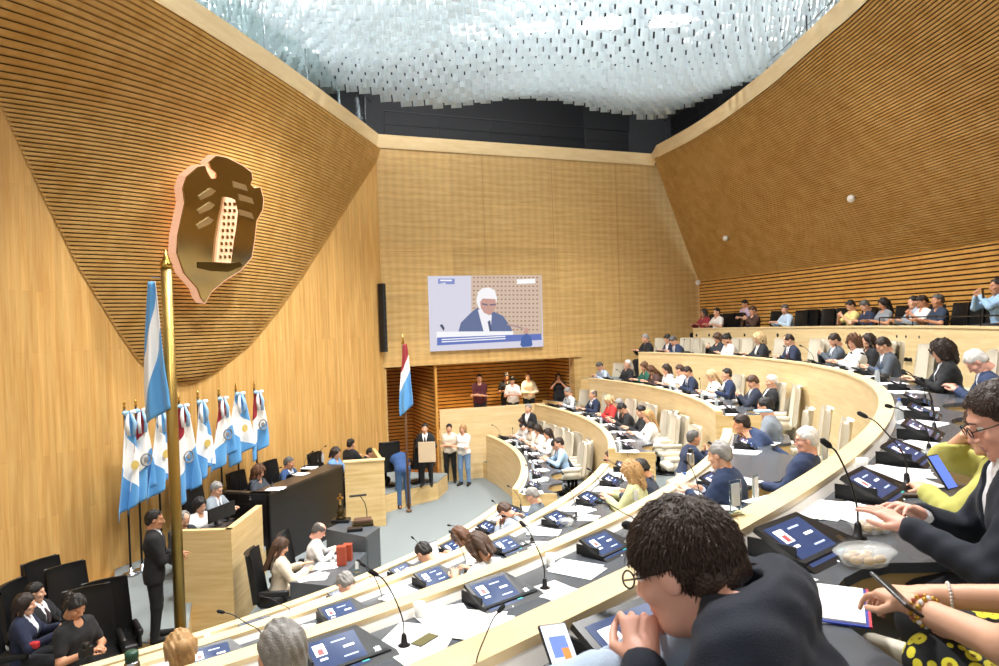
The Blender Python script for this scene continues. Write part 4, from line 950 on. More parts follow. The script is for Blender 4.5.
# presidium laptops, monitors and mics
M_LAP=mat('laptop_dark','1c2026',.4); M_LSC=mat('laptop_screen','2a3550',.2,emis='54698c',es=.5)
def laptop(loc,rz,label,scr=M_LSC,body=M_LAP,sc=1):
    t=empty('laptop',loc,rz,label,'laptop'); t.scale=(sc,)*3; MB().rbox((0,0,.01),(.34,.24,.018),.004).build('keyboard_base',body,t); l=MB().rbox((0,.16,.115),(.34,.012,.23),.004,rx=-.3).build('lid',body,t); MB().box((0,.153,.115),(.31,.006,.2),rx=-.3).build('display',scr,l); return t
fA=math.atan2(-dl.y,-dl.x)-PI/2   # facing the chamber from the presidium
def on_desk(u,v,z): return PZ(u,v,z)
for u,v,l in ((284,484,'woman in the dark sleeveless top'),(299,475,'man in the blue suit'),(246,492,'man in the light grey suit')): laptop(PZ(u,v,1.25),fA,'open dark laptop on the presidium desk before the %s'%l)
for u,v,l in ((216,525,'left dark monitor on the side desk'),(228,520,'right dark monitor on the side desk')):
    p=PZ(u,v,1.22); t=empty('monitor',p,fA,l,'monitor'); MB().rbox((0,0,.18),(.36,.03,.24),.006).build('display',M_BLACK,t); MB().rbox((0,.0,.03),(.05,.05,.08),.01).add([],[]).build('neck',M_BLACK,t); MB().rbox((0,0,.005),(.2,.14,.01),.004).build('foot',M_BLACK,t)
for u,v,l in ((272,486,'beside the woman in the dark sleeveless top'),(305,468,'beside the man in the blue suit'),(250,500,'at the left corner of the presidium desk'),(318,462,'at the right part of the presidium desk')):
    put(MICS[1],PZ(u,v,1.44),fA,'black gooseneck microphone '+l,'microphone')
for u,v,l in ((276,489,'near the woman in the dark top'),(309,468,'under the hands of the blue-suited man'),(300,474,'left of the blue-suited man')): paper(PZ(u,v,1.445),fA,3,'white papers on the presidium desk '+l,size=(.25,.3))
put(BOT,PZ(323,462,1.44),0,'clear water bottle at the right end of the presidium desk','bottle')
# ---------------------------------------------------------------- flags
def bandmat(name,cols,pos,slope):
    m=bpy.data.materials.new(name); m.use_nodes=True; N=m.node_tree.nodes; L=m.node_tree.links; b=N['Principled BSDF']; b.inputs['Roughness'].default_value=.75; b.inputs['Sheen Weight'].default_value=.3
    tc=N.new('ShaderNodeTexCoord'); sx=N.new('ShaderNodeSeparateXYZ'); L.new(tc.outputs['UV'],sx.inputs[0])
    a=N.new('ShaderNodeMath'); a.operation='MULTIPLY_ADD'; a.inputs[1].default_value=slope; L.new(sx.outputs[0],a.inputs[0]); L.new(sx.outputs[1],a.inputs[2])
    cr=N.new('ShaderNodeValToRGB'); cr.color_ramp.interpolation='CONSTANT'; e=cr.color_ramp.elements
    e[0].position=0; e[0].color=srgb(cols[0]); e[1].position=pos[0]; e[1].color=srgb(cols[1]); n=e.new(pos[1]); n.color=srgb(cols[2])
    L.new(a.outputs[0],cr.inputs[0]); L.new(cr.outputs[0],b.inputs['Base Color']); MATS[name]=m; return m
M_ARG=bandmat('flag_sky_white','5a9ed6 f5f6f6 5a9ed6'.split(),(.50,.93),.5); M_COR=bandmat('flag_red_white_blue','5a9ed6 f5f3ee 9a1f2c'.split(),(.22,.58),-.26)
M_ARG2=bandmat('flag_sky_white_mast','5a9ed6 f5f6f6 5a9ed6'.split(),(.08,.46),-.55)
M_COR2=bandmat('flag_red_white_blue_b','5a9ed6 f5f3ee 9a1f2c'.split(),(.34,.60),-.22)
M_RIB=mat('ribbon_sky','9cc6ea',.5); M_RIBW=mat('ribbon_white','f4f4f4',.5); M_SUN=mat('sun_gold','c8b060',.6); M_EMB=mat('emblem_grey','7c7a78',.6)
def cloth(L,w0,w1,seed,tipl,tipr,depth=.08):
    nu,nv=34,16; vs=[];uv=[]; r=random.Random(seed); ph=r.uniform(0,6)
    for i in range(nu):
        v=i/(nu-1); w=w0+(w1-w0)*min(1,v*1.15)**.85
        for j in range(nv):
            u=j/(nv-1); bot=tipl*(1-u)+tipr*u if True else 0
            z=-v*(L+bot); x=(u-.5)*w+.04*math.sin(v*3+ph)*v; y=-depth*math.sin(u*PI*3.2+ph+v*1.2)*(0.35+v*.65)-.03
            vs.append((x,y,z)); uv.append((u,1-v))
    fs=[(i*nv+j,(i+1)*nv+j,(i+1)*nv+j+1,i*nv+j+1) for i in range(nu-1) for j in range(nv-1)]
    me=me_from(vs,fs,'cloth',True); l=me.uv_layers.new(name='uv')
    for lp in me.loops: l.data[lp.index].uv=uv[lp.vertex_index]
    return me
RZW=math.atan2(LD.y,LD.x)+PI   # x along the wall to the right
FL=[(124,404,'A','Argentine-style sky blue and white flag, first at the far left of the row'),(135.5,402,'C','red, white and blue provincial flag between the two leftmost sky-blue flags'),(156,402,'A','sky blue and white flag directly behind the thick brass mast'),(178.5,398,'C','red, white and blue flag just right of the thick brass mast'),(197.5,394,'A','sky blue and white flag between the two tricolours right of the mast'),(218.5,391,'C','red, white and blue flag second from the right end of its kind'),(235.5,386.5,'A','rightmost sky blue and white flag against the oak wall'),(254,385,'C','rightmost red, white and blue flag against the oak wall')]
LENS=[105,99,88,102,84,72,70,66]; 
for i,(u,v,ty,lab) in enumerate(FL):
    p=PPL(u,v,CN+LN*.55,LN); H=p.z-ZS; sc_=p.y/FPX
    t=empty('ceremonial_flag',(p.x,p.y,ZS),RZW,lab.replace('Argentine-style ',''),'flag','flags in a row along the oak wall')
    MB().tube([(0,0,0),(0,0,H-.08)],.018,8).build('pole',M_BLACK if i%1==0 else M_MAST,t,True); MB().lathe([(.13,0),(.13,.03),(.03,.06),(.025,.12)],n=14).build('base',M_STEEL,t,True)
    MB().lathe([(.012,H-.08),(.03,H-.06),(.012,H-.03),(.022,H-.01),(.004,H+.07)],n=8).build('finial',M_GOLD,t,True)
    L=LENS[i]*sc_*.93; c=link('cloth',cloth(L,.15,.58,i*3+1,.16,-.22,.09),M_ARG if ty=='A' else M_COR,t); c.location=(.02,-.05,H-.12); so=c.modifiers.new('s','SOLIDIFY'); so.thickness=.006
    if ty=='A': m=MB().lathe([(.075,0),(.075,.004)],n=16); e=m.build('sun_emblem',M_SUN,t)
    else: e=MB().tube([(.1*math.cos(a),.1*math.sin(a),0) for a in [2*PI*q/24 for q in range(25)]],.014,5).sph((0,0,0),(.05,.05,.01),10).build('seal_emblem',M_EMB,t)
    e.rotation_euler=(PI/2,0,0); e.location=(.03,-.17,H-.12-L*.55)
    m=MB()
    for s in(-1,1):
        m.sph((s*.07,-.12,H-.14),(.07,.035,.04),8,0 if s<0 else 1); m.tube([(s*.03,-.12,H-.15),(s*.07,-.15,H-.32),(s*.05,-.15,H-.52)],[.02,.035,.03],6,1 if s<0 else 0)
    m.build('ribbon',[M_RIB,M_RIBW],t,True)
# thick brass mast with hanging flag
p=PZ(181,641,ZS); q=proj(p); 
def mast(p,py_top,r,mt,label,name):
    z=p.z; zt=z
    for it in range(400):
        zt+=.02
        if proj((p.x,p.y,zt))[1]<py_top: break
    H=zt-z; t=empty(name,p,0,label,'flagpole'); MB().tube([(0,0,0),(0,0,H-.25)],[r*1.05,r],16).build('pole',mt,t,True); MB().lathe([(r*.7,H-.25),(r*1.15,H-.24),(r*1.15,H-.2),(r*.5,H-.12),(.005,H)],n=14).build('finial',M_GOLD,t,True); MB().lathe([(r*2.2,0),(r*2.2,.05),(r*1.2,.07)],n=16).build('base',mt,t,True); return t,H
t,H=mast(p,250,.068,M_MAST,'tall thick brass mast beside the guard, with a drooping flag','brass_mast')
L=(402-272)*p.y/FPX; c=link('flag_cloth',cloth(L,.10,.36,5,.15,-.05,.05),M_ARG2,t); c.location=(-.17,-.02,H-.42); c.modifiers.new('s','SOLIDIFY').thickness=.006
MB().tube([(0,0,H-.38),(-.2,0,H-.36)],.01,6).build('bracket',M_STEEL,t)
p=PZ(409,512,0.0); t,H=mast(p,334,.03,mat('brown_wood_pole','6a4a30',.5),'slender brown flagpole standing on the grey floor by the recess','wooden_flagpole')
c=link('flag_cloth',cloth(1.45,.08,.34,9,.3,.0,.05),M_COR2,t); c.location=(.06,-.05,H-.25); c.modifiers.new('s','SOLIDIFY').thickness=.006
# ---------------------------------------------------------------- line array speaker
s_,z_=on_left(379,318); t=empty('line_array_speaker',LW(s_,z_,.12),RZW,'tall narrow black line-array loudspeaker on the oak wall','speaker'); MB().rbox((0,0,0),(.16,.16,1.9),.02).build('cabinet',M_BLACK,t); m=MB()
for i in range(12): m.box((0,-.085,-.87+i*.158),(.13,.01,.14))
m.build('grille',mat('grille','26282b',.8),t)
# ---------------------------------------------------------------- video screen on the back wall
def bp(u,v,h): return PPL(u,v,CN+BN*h,BN)
so_,zo_=on_back(485,312); t=empty('video_screen',BW(so_,zo_,.0),math.atan2(BD.y,BD.x),'large bright projection screen showing a grey-haired man in a suit','screen'); C=t.location; MI=(Matrix.Translation(C)@Matrix.Rotation(t.rotation_euler.z,4,'Z')).inverted()
def em(n,c,s=1.0): return mat(n,'060608',.6,emis=c,es=s*.95)
def flat(pts,h,m_,nm,par=t,th=.02):
    a=[MI@bp(u,v,h) for u,v in pts]; b=[v+Vector((0,th,0)) for v in a]; n=len(a); return MB().add(a+b,[tuple(range(n)),tuple(range(2*n-1,n-1,-1))]+[(i,n+i,n+(i+1)%n,(i+1)%n) for i in range(n)]).build(nm,m_,par)
scr=flat([(428.5,276),(541.5,275),(543.5,346.5),(431,351.5)],.1,em('scr_bg','e6e4f4',.85),'panel',th=.09)
cr3=lambda a:[(360+x/3.917,250+y/3.917) for x,y in a]
def sf(a,lvl,m_,nm): return flat(cr3(a),.1+.004*lvl,m_,nm,scr,.003)
sf([(435,100),(710,98),(714,335),(437,330)],1,em('scr_wood','e6cdb8',.8),'wood_background')
m=MB(); hl=[]
for r_ in range(13):
    for c_ in range(17): u,v=360+(446+c_*15.5)/3.917,250+(108+r_*17)/3.917; hl.append((u,v))
for u,v in hl:
    a=[MI@bp(uu,vv,.1065) for uu,vv in ((u-.9,v-.7),(u+.9,v-.7),(u+.9,v+.7),(u-.9,v+.7))]; m.add(a,[(0,1,2,3)])
o=m.build('perforation_dots',em('scr_dot','b98a70',.7),scr); o['kind']='stuff'
sf([(614,115),(686,112),(687,130),(615,133)],3,em('scr_w','ffffff',.95),'caption_block')
jk=em('scr_navy','6a7aa6',.8)
sf([(385,322),(395,285),(430,250),(455,228),(520,240),(560,258),(590,300),(600,326)],2,jk,'jacket'); sf([(462,235),(485,322),(512,322),(516,255),(490,225)],3,em('scr_shirt','f7f5fa',.95),'shirt'); sf([(500,280),(508,322),(518,322),(510,275)],4,em('scr_tie','54618c',.7),'tie')
sf([(456,200),(462,165),(480,150),(505,146),(528,158),(537,190),(530,225),(512,250),(488,250),(465,228)],4,em('scr_hair','fbf8fb',.95),'hair'); sf([(470,205),(480,190),(530,192),(534,215),(524,240),(508,256),(486,246),(474,228)],5,em('scr_face','dcaa9c',.8),'face')
sf([(478,208),(500,212),(500,218),(478,214)],6,em('scr_gl','8a82a0',.6),'glasses'); sf([(508,212),(532,210),(532,216),(508,218)],6,em('scr_gl','8a82a0',.6),'glasses')
sf([(300,320),(600,318),(600,334),(300,346)],6,em('scr_desk','fafafe',.95),'desk'); sf([(302,343),(710,328),(712,352),(302,374)],7,em('scr_ban','6a80d0',.8),'banner')
for y0 in(349,358): sf([(320,y0),(570,y0-13),(570,y0-9),(320,y0+4)],8,em('scr_w','ffffff',.95),'caption_line')
sf([(306,112),(371,112),(371,134),(335,134),(335,126),(306,134)],3,em('scr_logo','8e9ad6',.85),'channel_logo'); sf([(314,116),(360,116),(360,122),(314,122)],4,em('scr_w','ffffff',.95),'logo_bar')
sf([(628,372),(634,340),(652,325),(670,340),(676,372),(668,378),(636,380)],8,em('scr_int','4a6cb4',.8),'interpreter'); sf([(645,305),(656,305),(662,326),(640,328)],9,em('scr_face','dcaa9c',.8),'interpreter_head')
sf([(312,295),(322,290),(332,306),(328,318)],5,em('scr_mic','5a6080',.6),'microphone'); sf([(575,288),(640,304),(640,310),(575,294)],5,em('scr_arm','c8a8a8',.7),'microphone_arm')
# ---------------------------------------------------------------- crest on the left canopy
best=None
for s in np.linspace(3,9,50):
    for z in np.linspace(5,8,40):
        q=proj(canopy(s,z)); e=(q[0]-222)**2+(q[1]-228)**2
        if best is None or e<best[0]: best=(e,s,z)
_,s,z=best; c0=canopy(s,z); ex=(canopy(s-.4,z)-canopy(s+.4,z)).normalized(); ey=(canopy(s,z+.5)-canopy(s,z-.5)).normalized(); en=ex.cross(ey).normalized()
if en.dot(CP-c0)<0: en=-en
ey=en.cross(ex)
M4=Matrix(((ex.x,ey.x,en.x,c0.x),(ex.y,ey.y,en.y,c0.y),(ex.z,ey.z,en.z,c0.z),(0,0,0,1)))
t=empty('coat_of_arms'); t.matrix_world=M4; tag(t,'large bronze mirror shield emblem with glowing rim and tower on the slatted wall','emblem'); I4=M4.inverted()
def pl(u,v,h): return (I4@PPL(u,v,c0+en*h,en))
OUT=[(183,188),(187,176),(199,166),(205,165),(207,171),(211,178),(216,178),(217,173),(211,168),(209,162),(217,155),(227,157),(243,165),(252,172),(253,179),(251,184),(255,188),(261,187),(264,199),(263,210),(257,221),(255,240),(252,258),(241,271),(225,281),(212,292),(205,304),(201,299),(198,290),(184,274),(177,254),(178,236),(183,212),(185,203)]
def plate(pts,z0,z1,m_,nm,par,cx=None,k=1.0,dx=0,dy=0):
    P=[pl(u,v,z1) for u,v in pts]; c=sum(P,Vector())/len(P); P=[(c.x+(p.x-c.x)*k+dx,c.y+(p.y-c.y)*k+dy) for p in P]; return MB().prism(P,z0,z1).build(nm,m_,par)
M_GLOW=mat('rim_light','ffe6d0',.4,emis='ffd9b8',es=1.6); M_COPPER=mat('copper_edge_lit','e0b49c',.3,metal=.5,emis='f0c0a0',es=.55); M_BRM=mat('bronze_mirror','b5aa8a',.12,metal=1)  # copper edge: LED light falling on it put in as emission
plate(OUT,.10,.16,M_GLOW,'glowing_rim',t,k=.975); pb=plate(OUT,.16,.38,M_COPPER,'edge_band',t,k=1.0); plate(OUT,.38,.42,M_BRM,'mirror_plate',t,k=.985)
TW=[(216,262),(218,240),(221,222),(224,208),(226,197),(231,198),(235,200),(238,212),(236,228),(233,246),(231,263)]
tw=plate(TW,.42,.47,mat('tower_lit_bronze','e8b894',.4,emis='f0b890',es=.5),'tower',t)  # bronze tower relief, the light on it put in as emission
for i in range(9):
    for j in range(3):
        u=219.5+i*0.6+j*4.6+ (0.5 if i%2 else 0); v=257-i*6.6
        plate([(u,v-2),(u+2.2,v-1.6),(u+2.6,v+1.5),(u+.3,v+1.6)],.47,.485,M_BRM,'tower_window',tw)
for (u,v) in ((207,193),(206,207),(205,222)): plate([(u-8,v+3),(u+4,v-5),(u+9,v-2),(u+5,v+2),(u-6,v+7)],.42,.44,mat('banner_metal','c9b48a',.3,metal=.9),'banner_relief',t)
for (u,v) in ((240,186),(246,199),(246,214)): plate([(u-7,v-5),(u+6,v-1),(u+8,v+5),(u+2,v+3),(u-6,v+1)],.42,.44,mat('banner_metal','c9b48a',.3,metal=.9),'banner_relief',t)
plate([(198,262),(212,262),(226,264),(240,262),(243,266),(228,272),(210,271),(198,268)],.42,.435,mat('plinth_metal','5a4a28',.3,metal=.9),'plinth_relief',t)
for i,(u,v,r) in enumerate(((850,202,.09),(728,237,.08),(884,106,.05),(697,131+25,.05))):
    # small dome cameras under the canopy
    d=None
for (px,py,l) in ((850,201,'white dome camera high on the curved slatted wall at right'),(728,236,'small white dome camera lower on the curved slatted wall'),(698,281,'white dome camera in the corner beside the gallery')):
    bb=None
    for j in range(NR):
        for v in np.linspace(0,1,40):
            p=BOTC[j].lerp(TOPC[j],v); q=proj(p) if p.y>1 else (9e9,9e9); e=(q[0]-px)**2+(q[1]-py)**2
            if bb is None or e<bb[0]: bb=(e,p)
    o=MB().sph((0,0,0),.09,12).build('dome_camera',M_WHITE,None,True,loc=bb[1]-(bb[1]-Vector((0,14,bb[1].z))).normalized()*.05-Vector((0,0,.05))); tag(o,l,'camera')
# ================================================================ PEOPLE
def rs_(d): return .024 if d>14 else .021 if d>9 else .017 if d>5.5 else .0135 if d>3 else .0095
NAVY='1d2a44'; DNAVY='161d2c'; BLK='17181b'; GREY='6d727a'; DGREY='3a3e46'; WH='e9e8e4'; LBL='a9c2dc'
CH_N=[0]
def chair_at(loc,rz,label,proto=None,group='cream armchairs behind the desks'):
    w_=label.split()[:15]
    while w_[-1] in 'the a an in at on of with and to her his dark white under beside over behind front right left light'.split(): w_.pop()
    label=' '.join(w_).rstrip(',')
    return put(proto or CHC,loc,rz,label,'chair',group)
def seat(k,px,blk,desc,pose='type',yaw=0,off=1.04,chair=True,dz=0,**kw):
    c=list(seat_th(k,px,off-.18,1.2)) or [min((abs(proj(rp(k,q,off-.18,ZF[k]+1.2))[0]-px),q) for q in np.linspace(.5,-1.2,300) if rp(k,q,1,0).y>1.5)[1]]
    t=max(c) if blk=='far' else min(c)
    p=rp(k,t,off,ZF[k]+dz); rz=face_in(p)
    kw.setdefault('res',rs_(p.y)); 
    if chair: chair_at(rp(k,t,off+.06,ZF[k]+dz),rz+yaw*.5,'cream armchair of the '+desc)
    return person(p,rz+yaw,pose,desc,**kw)
S=seat
# --- front row, far block
S(1,521,'far','woman with long dark hair in a white top, farthest on the front row',hair=('long','dark'),top=('blouse','e6e4e0'),fem=True,pose='type')
S(1,531,'far','woman in pale beige top leaning in, second from the far end of the front row',hair=('long','black'),top=('blouse','d9cfc0'),fem=True,pose='read')
S(1,538,'far','woman with dark wavy hair in a cream blouse on the front row',hair=('longer','dark'),top=('blouse','e8e2d6'),fem=True,pose='read',hp=.5)
S(1,546,'far','woman with very long dark hair in a white blouse on the front row',hair=('longer','dark'),top=('blouse','f0eee9'),fem=True,pose='type')
S(1,557,'far','dark-haired man in a light blue shirt on the front row, far block',hair=('short','dark'),top=('shirt','9dbede'),pose='type')
S(1,561,'far','man in a dark suit bent low beside the front row chair end',hair=('short','black'),top=('jacket','1c2230','dfe3ea',None),pose='down',off=1.15)
p=rp(1,TH[1]['far'][1]+.11,1.75,ZF[1]); person(p,face_in(p),'back','woman with headphones and a cream sweater on a chair behind the front row',hair=('short','brown'),top=('sweater','ddd6c4'),fem=True,res=.022); chair_at(p,face_in(p),'cream armchair under the woman with headphones')
# --- second row, far block
S(2,568,'far','grey-haired man in a pale grey shirt at the far end of the second row',hair=('short','grey'),top=('shirt','c5ccd2'),pose='read')
S(2,589,'far','balding man in a navy suit and white shirt, second row far block',hair=('fringe_bald','darkgrey'),top=('jacket',NAVY,'eef0f4','2a3550'),pose='upright')
S(2,609,'far','blonde woman in a bright red jacket on the second row',hair=('bob','fairblonde'),top=('sweater','c22f2c'),fem=True,pose='read')
S(2,620,'far','grey-haired man in a black suit next to the woman in red',hair=('short','grey'),top=('jacket',BLK,'d8d8d8',None),pose='read')
S(2,627,'far','person in black bent forward between two suited men, second row',hair=('short','black'),top=('sweater','17181b'),pose='down')
S(2,639,'far','dark-haired man in a black jacket on the second row near the aisle',hair=('short','black'),top=('jacket','15161a','22242a',None),pose='type')
S(2,646,'far','woman with long blonde hair in a white shirt at the second row aisle end',hair=('longer','blonde'),top=('blouse','f1f0ee'),fem=True,pose='type')
# --- third row, far block
S(3,603,'far','grey-haired man in a pale blue shirt leaning low on the third row end',hair=('short','darkgrey'),top=('shirt','b4c3d6'),pose='down')
S(3,620,'far','white-haired bearded man in a black sweater on the third row',hair=('short','white'),top=('sweater','1b1c1f'),pose='back')
S(3,643,'far','brown-haired woman in a dark green dress on the third row',hair=('bob','chestnut'),top=('blouse','1f5a4a'),fem=True,pose='type')
S(3,655,'far','woman seen behind long brown hair on the third row',hair=('longer','chestnut'),top=('blouse','4a3530'),fem=True,pose='down')
S(3,666,'far','dark-haired woman in a white blouse holding her face, third row',hair=('long','dark'),top=('blouse','efedec'),fem=True,pose='chin')
S(3,678,'far','brown-haired man in a white shirt turned to his neighbour, third row',hair=('short','brown'),top=('shirt','eceff2'),pose='type',hy=-.6)
S(3,688,'far','dark-haired man in a navy suit leaning over the third row desk',hair=('short','dark'),top=('jacket',NAVY,'dfe4ec','30405a'),pose='read')
S(3,712,'far','woman with ash blonde hair in a white blouse, third row',hair=('long','fairblonde'),top=('blouse','f0efec'),fem=True,pose='read')
S(3,721,'far','black-haired man in a dark blue suit behind the ash blonde woman',hair=('short','black'),top=('jacket','1a2a4c','e6e6e6',None),pose='upright',off=1.2)
S(3,747,'far','brown-haired man in dark navy reading a phone at the third row end',hair=('fringe','brown'),top=('jacket','1b2336','e8e8e8','404a60'),pose='phone')
S(3,757,'far','white-haired man in a black suit at the aisle end of the third row',hair=('cropped','white'),top=('jacket',BLK,'e0e0e0',None),pose='back',off=1.25)
# --- top row, far stretch
S(4,644,'far','grey-haired man in black at the far end of the top row',hair=('short','grey'),top=('jacket','15161a','2a2c30',None),pose='type')
S(4,668,'far','dark-haired man with a white shirt under navy, leaning left, top row',hair=('short','black'),top=('jacket','25304a','f0f0f0',None),pose='read')
S(4,677,'far','grey-haired man in a navy jacket bent over the top row desk',hair=('short','darkgrey'),top=('jacket','22304e','c8ccd4',None),pose='down')
S(4,714,'far','blonde-brown haired woman in a dark patterned jacket, top row',hair=('bob','brown'),top=('sweater','22262e'),fem=True,pose='phone')
S(4,727,'far','black-haired woman with a bun in a white blouse, top row',hair=('bun','black'),top=('blouse','e4dad6'),fem=True,pose='read')
S(4,757,'far','woman with short ash hair in a dark suit, top row centre',hair=('curly','fairblonde'),top=('jacket','1c2028','dcd8cc',None),fem=True,pose='type')
S(4,789,'far','dark-haired man in a navy suit and tie writing, top row',hair=('receding','dark'),top=('jacket','1c2740','dfe5ee','6a3040'),pose='read')
S(4,829,'far','dark-haired man in a grey suit holding a phone, top row',hair=('short','dark'),top=('jacket','4c545e','dde4ec','2c3a4a'),pose='phone',skin='fair')
S(4,851,'far','woman with curly light brown hair in a white jacket, top row',hair=('curly','chestnut'),top=('sweater','ecebe8'),fem=True,pose='type',hy=.7)
S(4,861,'far','person in dark clothes hidden behind the curly-haired woman',hair=('bob','dark'),top=('sweater','1a1c20'),fem=True,pose='upright',off=1.3)
S(4,884,'far','man with glasses in a grey suit leaning over the top row consoles',hair=('short','dark'),top=('jacket','4a525c','dfe6f2','35506e'),pose='read',glasses=True,belly=1)
S(4,938,'far','woman with curly dark hair and glasses in a black blazer',hair=('curly','dark'),top=('jacket','15161a','cfd0d4',None),fem=True,pose='type',glasses=True,hp=.3,belly=1)
# --- upper gallery
def gal(px,desc,pose='upright',off=.5,dz=0,chair=True,stand=False,yaw=0,pyr=None,**kw):
    pv=None;best=None
    for t in np.linspace(.42,-.36,300):
        p=gp(t,off-.1,ZGF+1.25); q=proj(p)[0]
        if best is None or abs(q-px)<best[0]: best=(abs(q-px),t)
    t=best[1]; p=gp(t,off,ZGF+dz); rz=face_in(p)+yaw; kw.setdefault('res',rs_(p.y))
    if chair: chair_at(gp(t,off+.05,ZGF+dz-.03),rz,'black gallery chair under the '+desc,CHB,'black chairs in the gallery')
    return person(p,rz,pose,desc,**kw)
gal(692,'woman with dark hair in a red top at the far end of the gallery',hair=('bob','dark'),top=('sweater','8e2a34'),fem=True)
gal(703,'grey-haired woman in a blue patterned top in the gallery',chair=False,hair=('bob','darkgrey'),top=('blouse','7f9fc2'),fem=True)
gal(715,'young person in white with dark hair in the gallery, third from its far end',hair=('short','black'),top=('tee','e2e0dc'))
gal(743,'standing person in a purple and white top at the back of the gallery',pose='stand_phone',chair=False,off=1.1,dz=-.12,hair=('short','black'),top=('tee','c9b4cc'),sc=.95)
gal(752,'person in a brown top bending below the standing visitor',chair=False,hair=('short','brown'),top=('sweater','4a3328'),pose='phone')
gal(786,'grey-haired man in a pale blue shirt alone in the gallery',hair=('short','darkgrey'),top=('shirt','b4cbe2'),pose='type',hy=.5)
gal(850,'short-haired visitor in a yellow top in the gallery',hair=('short','black'),top=('tee','d8cc84'),pose='phone')
gal(868,'grey-haired man in a dark navy shirt beside the yellow-topped visitor',chair=False,hair=('short','darkgrey'),top=('shirt','232c44'),pose='read')
gal(882,'woman with long dark hair in a grey t-shirt in the gallery',hair=('long','black'),top=('tee','80868c'),fem=True,pose='upright',hp=.4,skin='mid')
gal(911,'dark-haired man in a light denim shirt in the gallery',hair=('short','black'),top=('shirt','9aa8b8'),pose='upright')
gal(921,'bald man in a white t-shirt looking down in the gallery',chair=False,hair=('cropped','dark'),top=('tee','ebe8e2'),pose='phone',skin='mid')
gal(935,'man in a dark navy polo shirt, rightmost of the seated gallery trio',hair=('cropped','darkgrey'),top=('tee','25344a'),pose='upright',belly=1,skin='mid')
gal(994,'person in a light blue shirt raising a phone at the right gallery edge',pose=dict(POSES['raise'],wl=(-.06,.34,1.06),wr=(.05,.34,1.06)),hair=('short','dark'),top=('shirt','9cc0e0'),off=.7,dz=.1,sc=1.08,skin='mid')
for px,l in ((765,'between the bending visitor and the grey-haired man'),(800,'right of the man in the pale blue shirt'),(815,'under the middle of three empty seats'),(830,'left of the yellow-topped visitor'),(955,'right of the navy polo man'),(968,'left of the visitor with the raised phone'),(728,'left of the standing visitor')):
    best=min((abs(proj(gp(t,.5,ZGF+1))[0]-px),t) for t in np.linspace(.42,-.36,300)); t=best[1]
    chair_at(gp(t,.55,ZGF-.02),face_in(gp(t,.5,0)),'empty black gallery chair '+l,CHB,'black chairs in the gallery')
_q=[o for o in bpy.data.objects if o.get('label','').startswith('person in a light blue shirt raising')][0]
GPHONE=_q.location.copy()
# --- front row, near block
S(1,533,'near','grey-haired man in a grey suit at the aisle end of the front row',hair=('short','grey'),top=('jacket','5c656c','cfd8e0','4a5a66'),pose='read')
S(1,519,'near','brown-haired person bending right down over the front row desk',hair=('short','brown'),top=('sweater','8a94a0'),pose=dict(POSES['down'],lean=.75,hp=1.0),off=1.0)
S(1,467,'near','woman with long auburn hair bent over an open laptop',hair=('long','chestnut'),top=('blouse','5a4638'),fem=True,pose='down')
S(1,431,'near','dark-haired person hidden up to the crown on the front row',hair=('short','black'),top=('jacket',DNAVY,'e0e0e0',None),pose='down')
S(1,352,'near','balding man seen only by his crown over the front row',hair=('fringe_bald','grey'),top=('shirt','c8d0d8'),pose='down',skin='pink')
# --- second row, near block
S(2,628,'near','blonde woman in a pale olive jacket on the second row',hair=('volume','blonde'),top=('sweater','b9b98a'),fem=True,pose='type')
S(2,642,'near','dark-haired bearded man in blue-grey behind the olive-jacketed woman',hair=('short','black'),top=('jacket','2c3444','e6e6e6',None),pose='read',off=1.15,skin='mid')
S(2,487,'near','person with straight brown-blonde hair seen from behind on the second row',hair=('bob','brown'),top=('blouse','d8d8d8'),fem=True,pose='down')
# --- third row, near block and the aisle group
def headz(u,v,zf,pose,rz,desc,chair=True,**kw):
    sc=kw.get('sc',1); pz=POSES[pose] if isinstance(pose,str) else pose; fem=kw.get('fem',False); Jh=skel(dict(pz),fem)['hd']
    p=PZ(u,v,zf+Jh[2]*sc); o=Matrix.Rotation(rz,3,'Z')@Vector((Jh[0]*sc,Jh[1]*sc,0)); p=p-o; p.z=zf; kw.setdefault('res',rs_(p.y))
    if chair: chair_at(p,rz,'cream armchair of the '+desc)
    return person(p,rz,pose,desc,**kw)
def rin(u,v,z): p=PZ(u,v,z); return face_in(p)
headz(694,438,ZF[2],'clasp',-1.45,'dark grey-haired man in navy resting his chin, turned to his colleagues',chair=False,hair=('short','darkgrey'),top=('jacket','1f2c48','26324a',None),skin='mid',hp=0)
headz(719,455,ZF[3],'read',rin(719,455,3.1),'grey-haired man in a bright navy suit leaning on the third row desk',chair=False,hair=('receding','grey'),top=('jacket','15294a','dfe6f0',None),hp=.25)
headz(741,424,ZF[3],dict(POSES['side'],lean=.75,hl2=.7),rin(741,424,3.1)+.5,'dark-haired man in a blue blazer leaning far forward at the third row end',chair=False,hair=('short','dark'),top=('jacket','27395c','e6eaf0',None),skin='mid')
headz(765,407,ZF[3],'chin',rin(765,407,3.15)-.1,'man in a light grey suit holding a blue mask to his face',hair=('short','black'),top=('jacket','7d858e','dfe6ee',None))
headz(806,440,ZF[3],'back',rin(806,440,3.15)-.2,'white-haired older man with glasses sitting back in a navy suit',chair=False,hair=('short','white'),top=('jacket','223050','c8d6ea','7a2a34'),hy=.5,glasses=True,skin='pink')
for (u,v,l) in ((797,412,'empty cream chair right of the man with the mask'),(812,424,'empty cream chair behind the white-haired man in navy')):
    p=PZ(u,v,ZF[3]+1.1); chair_at(Vector((p.x,p.y,ZF[3])),face_in(p),l)
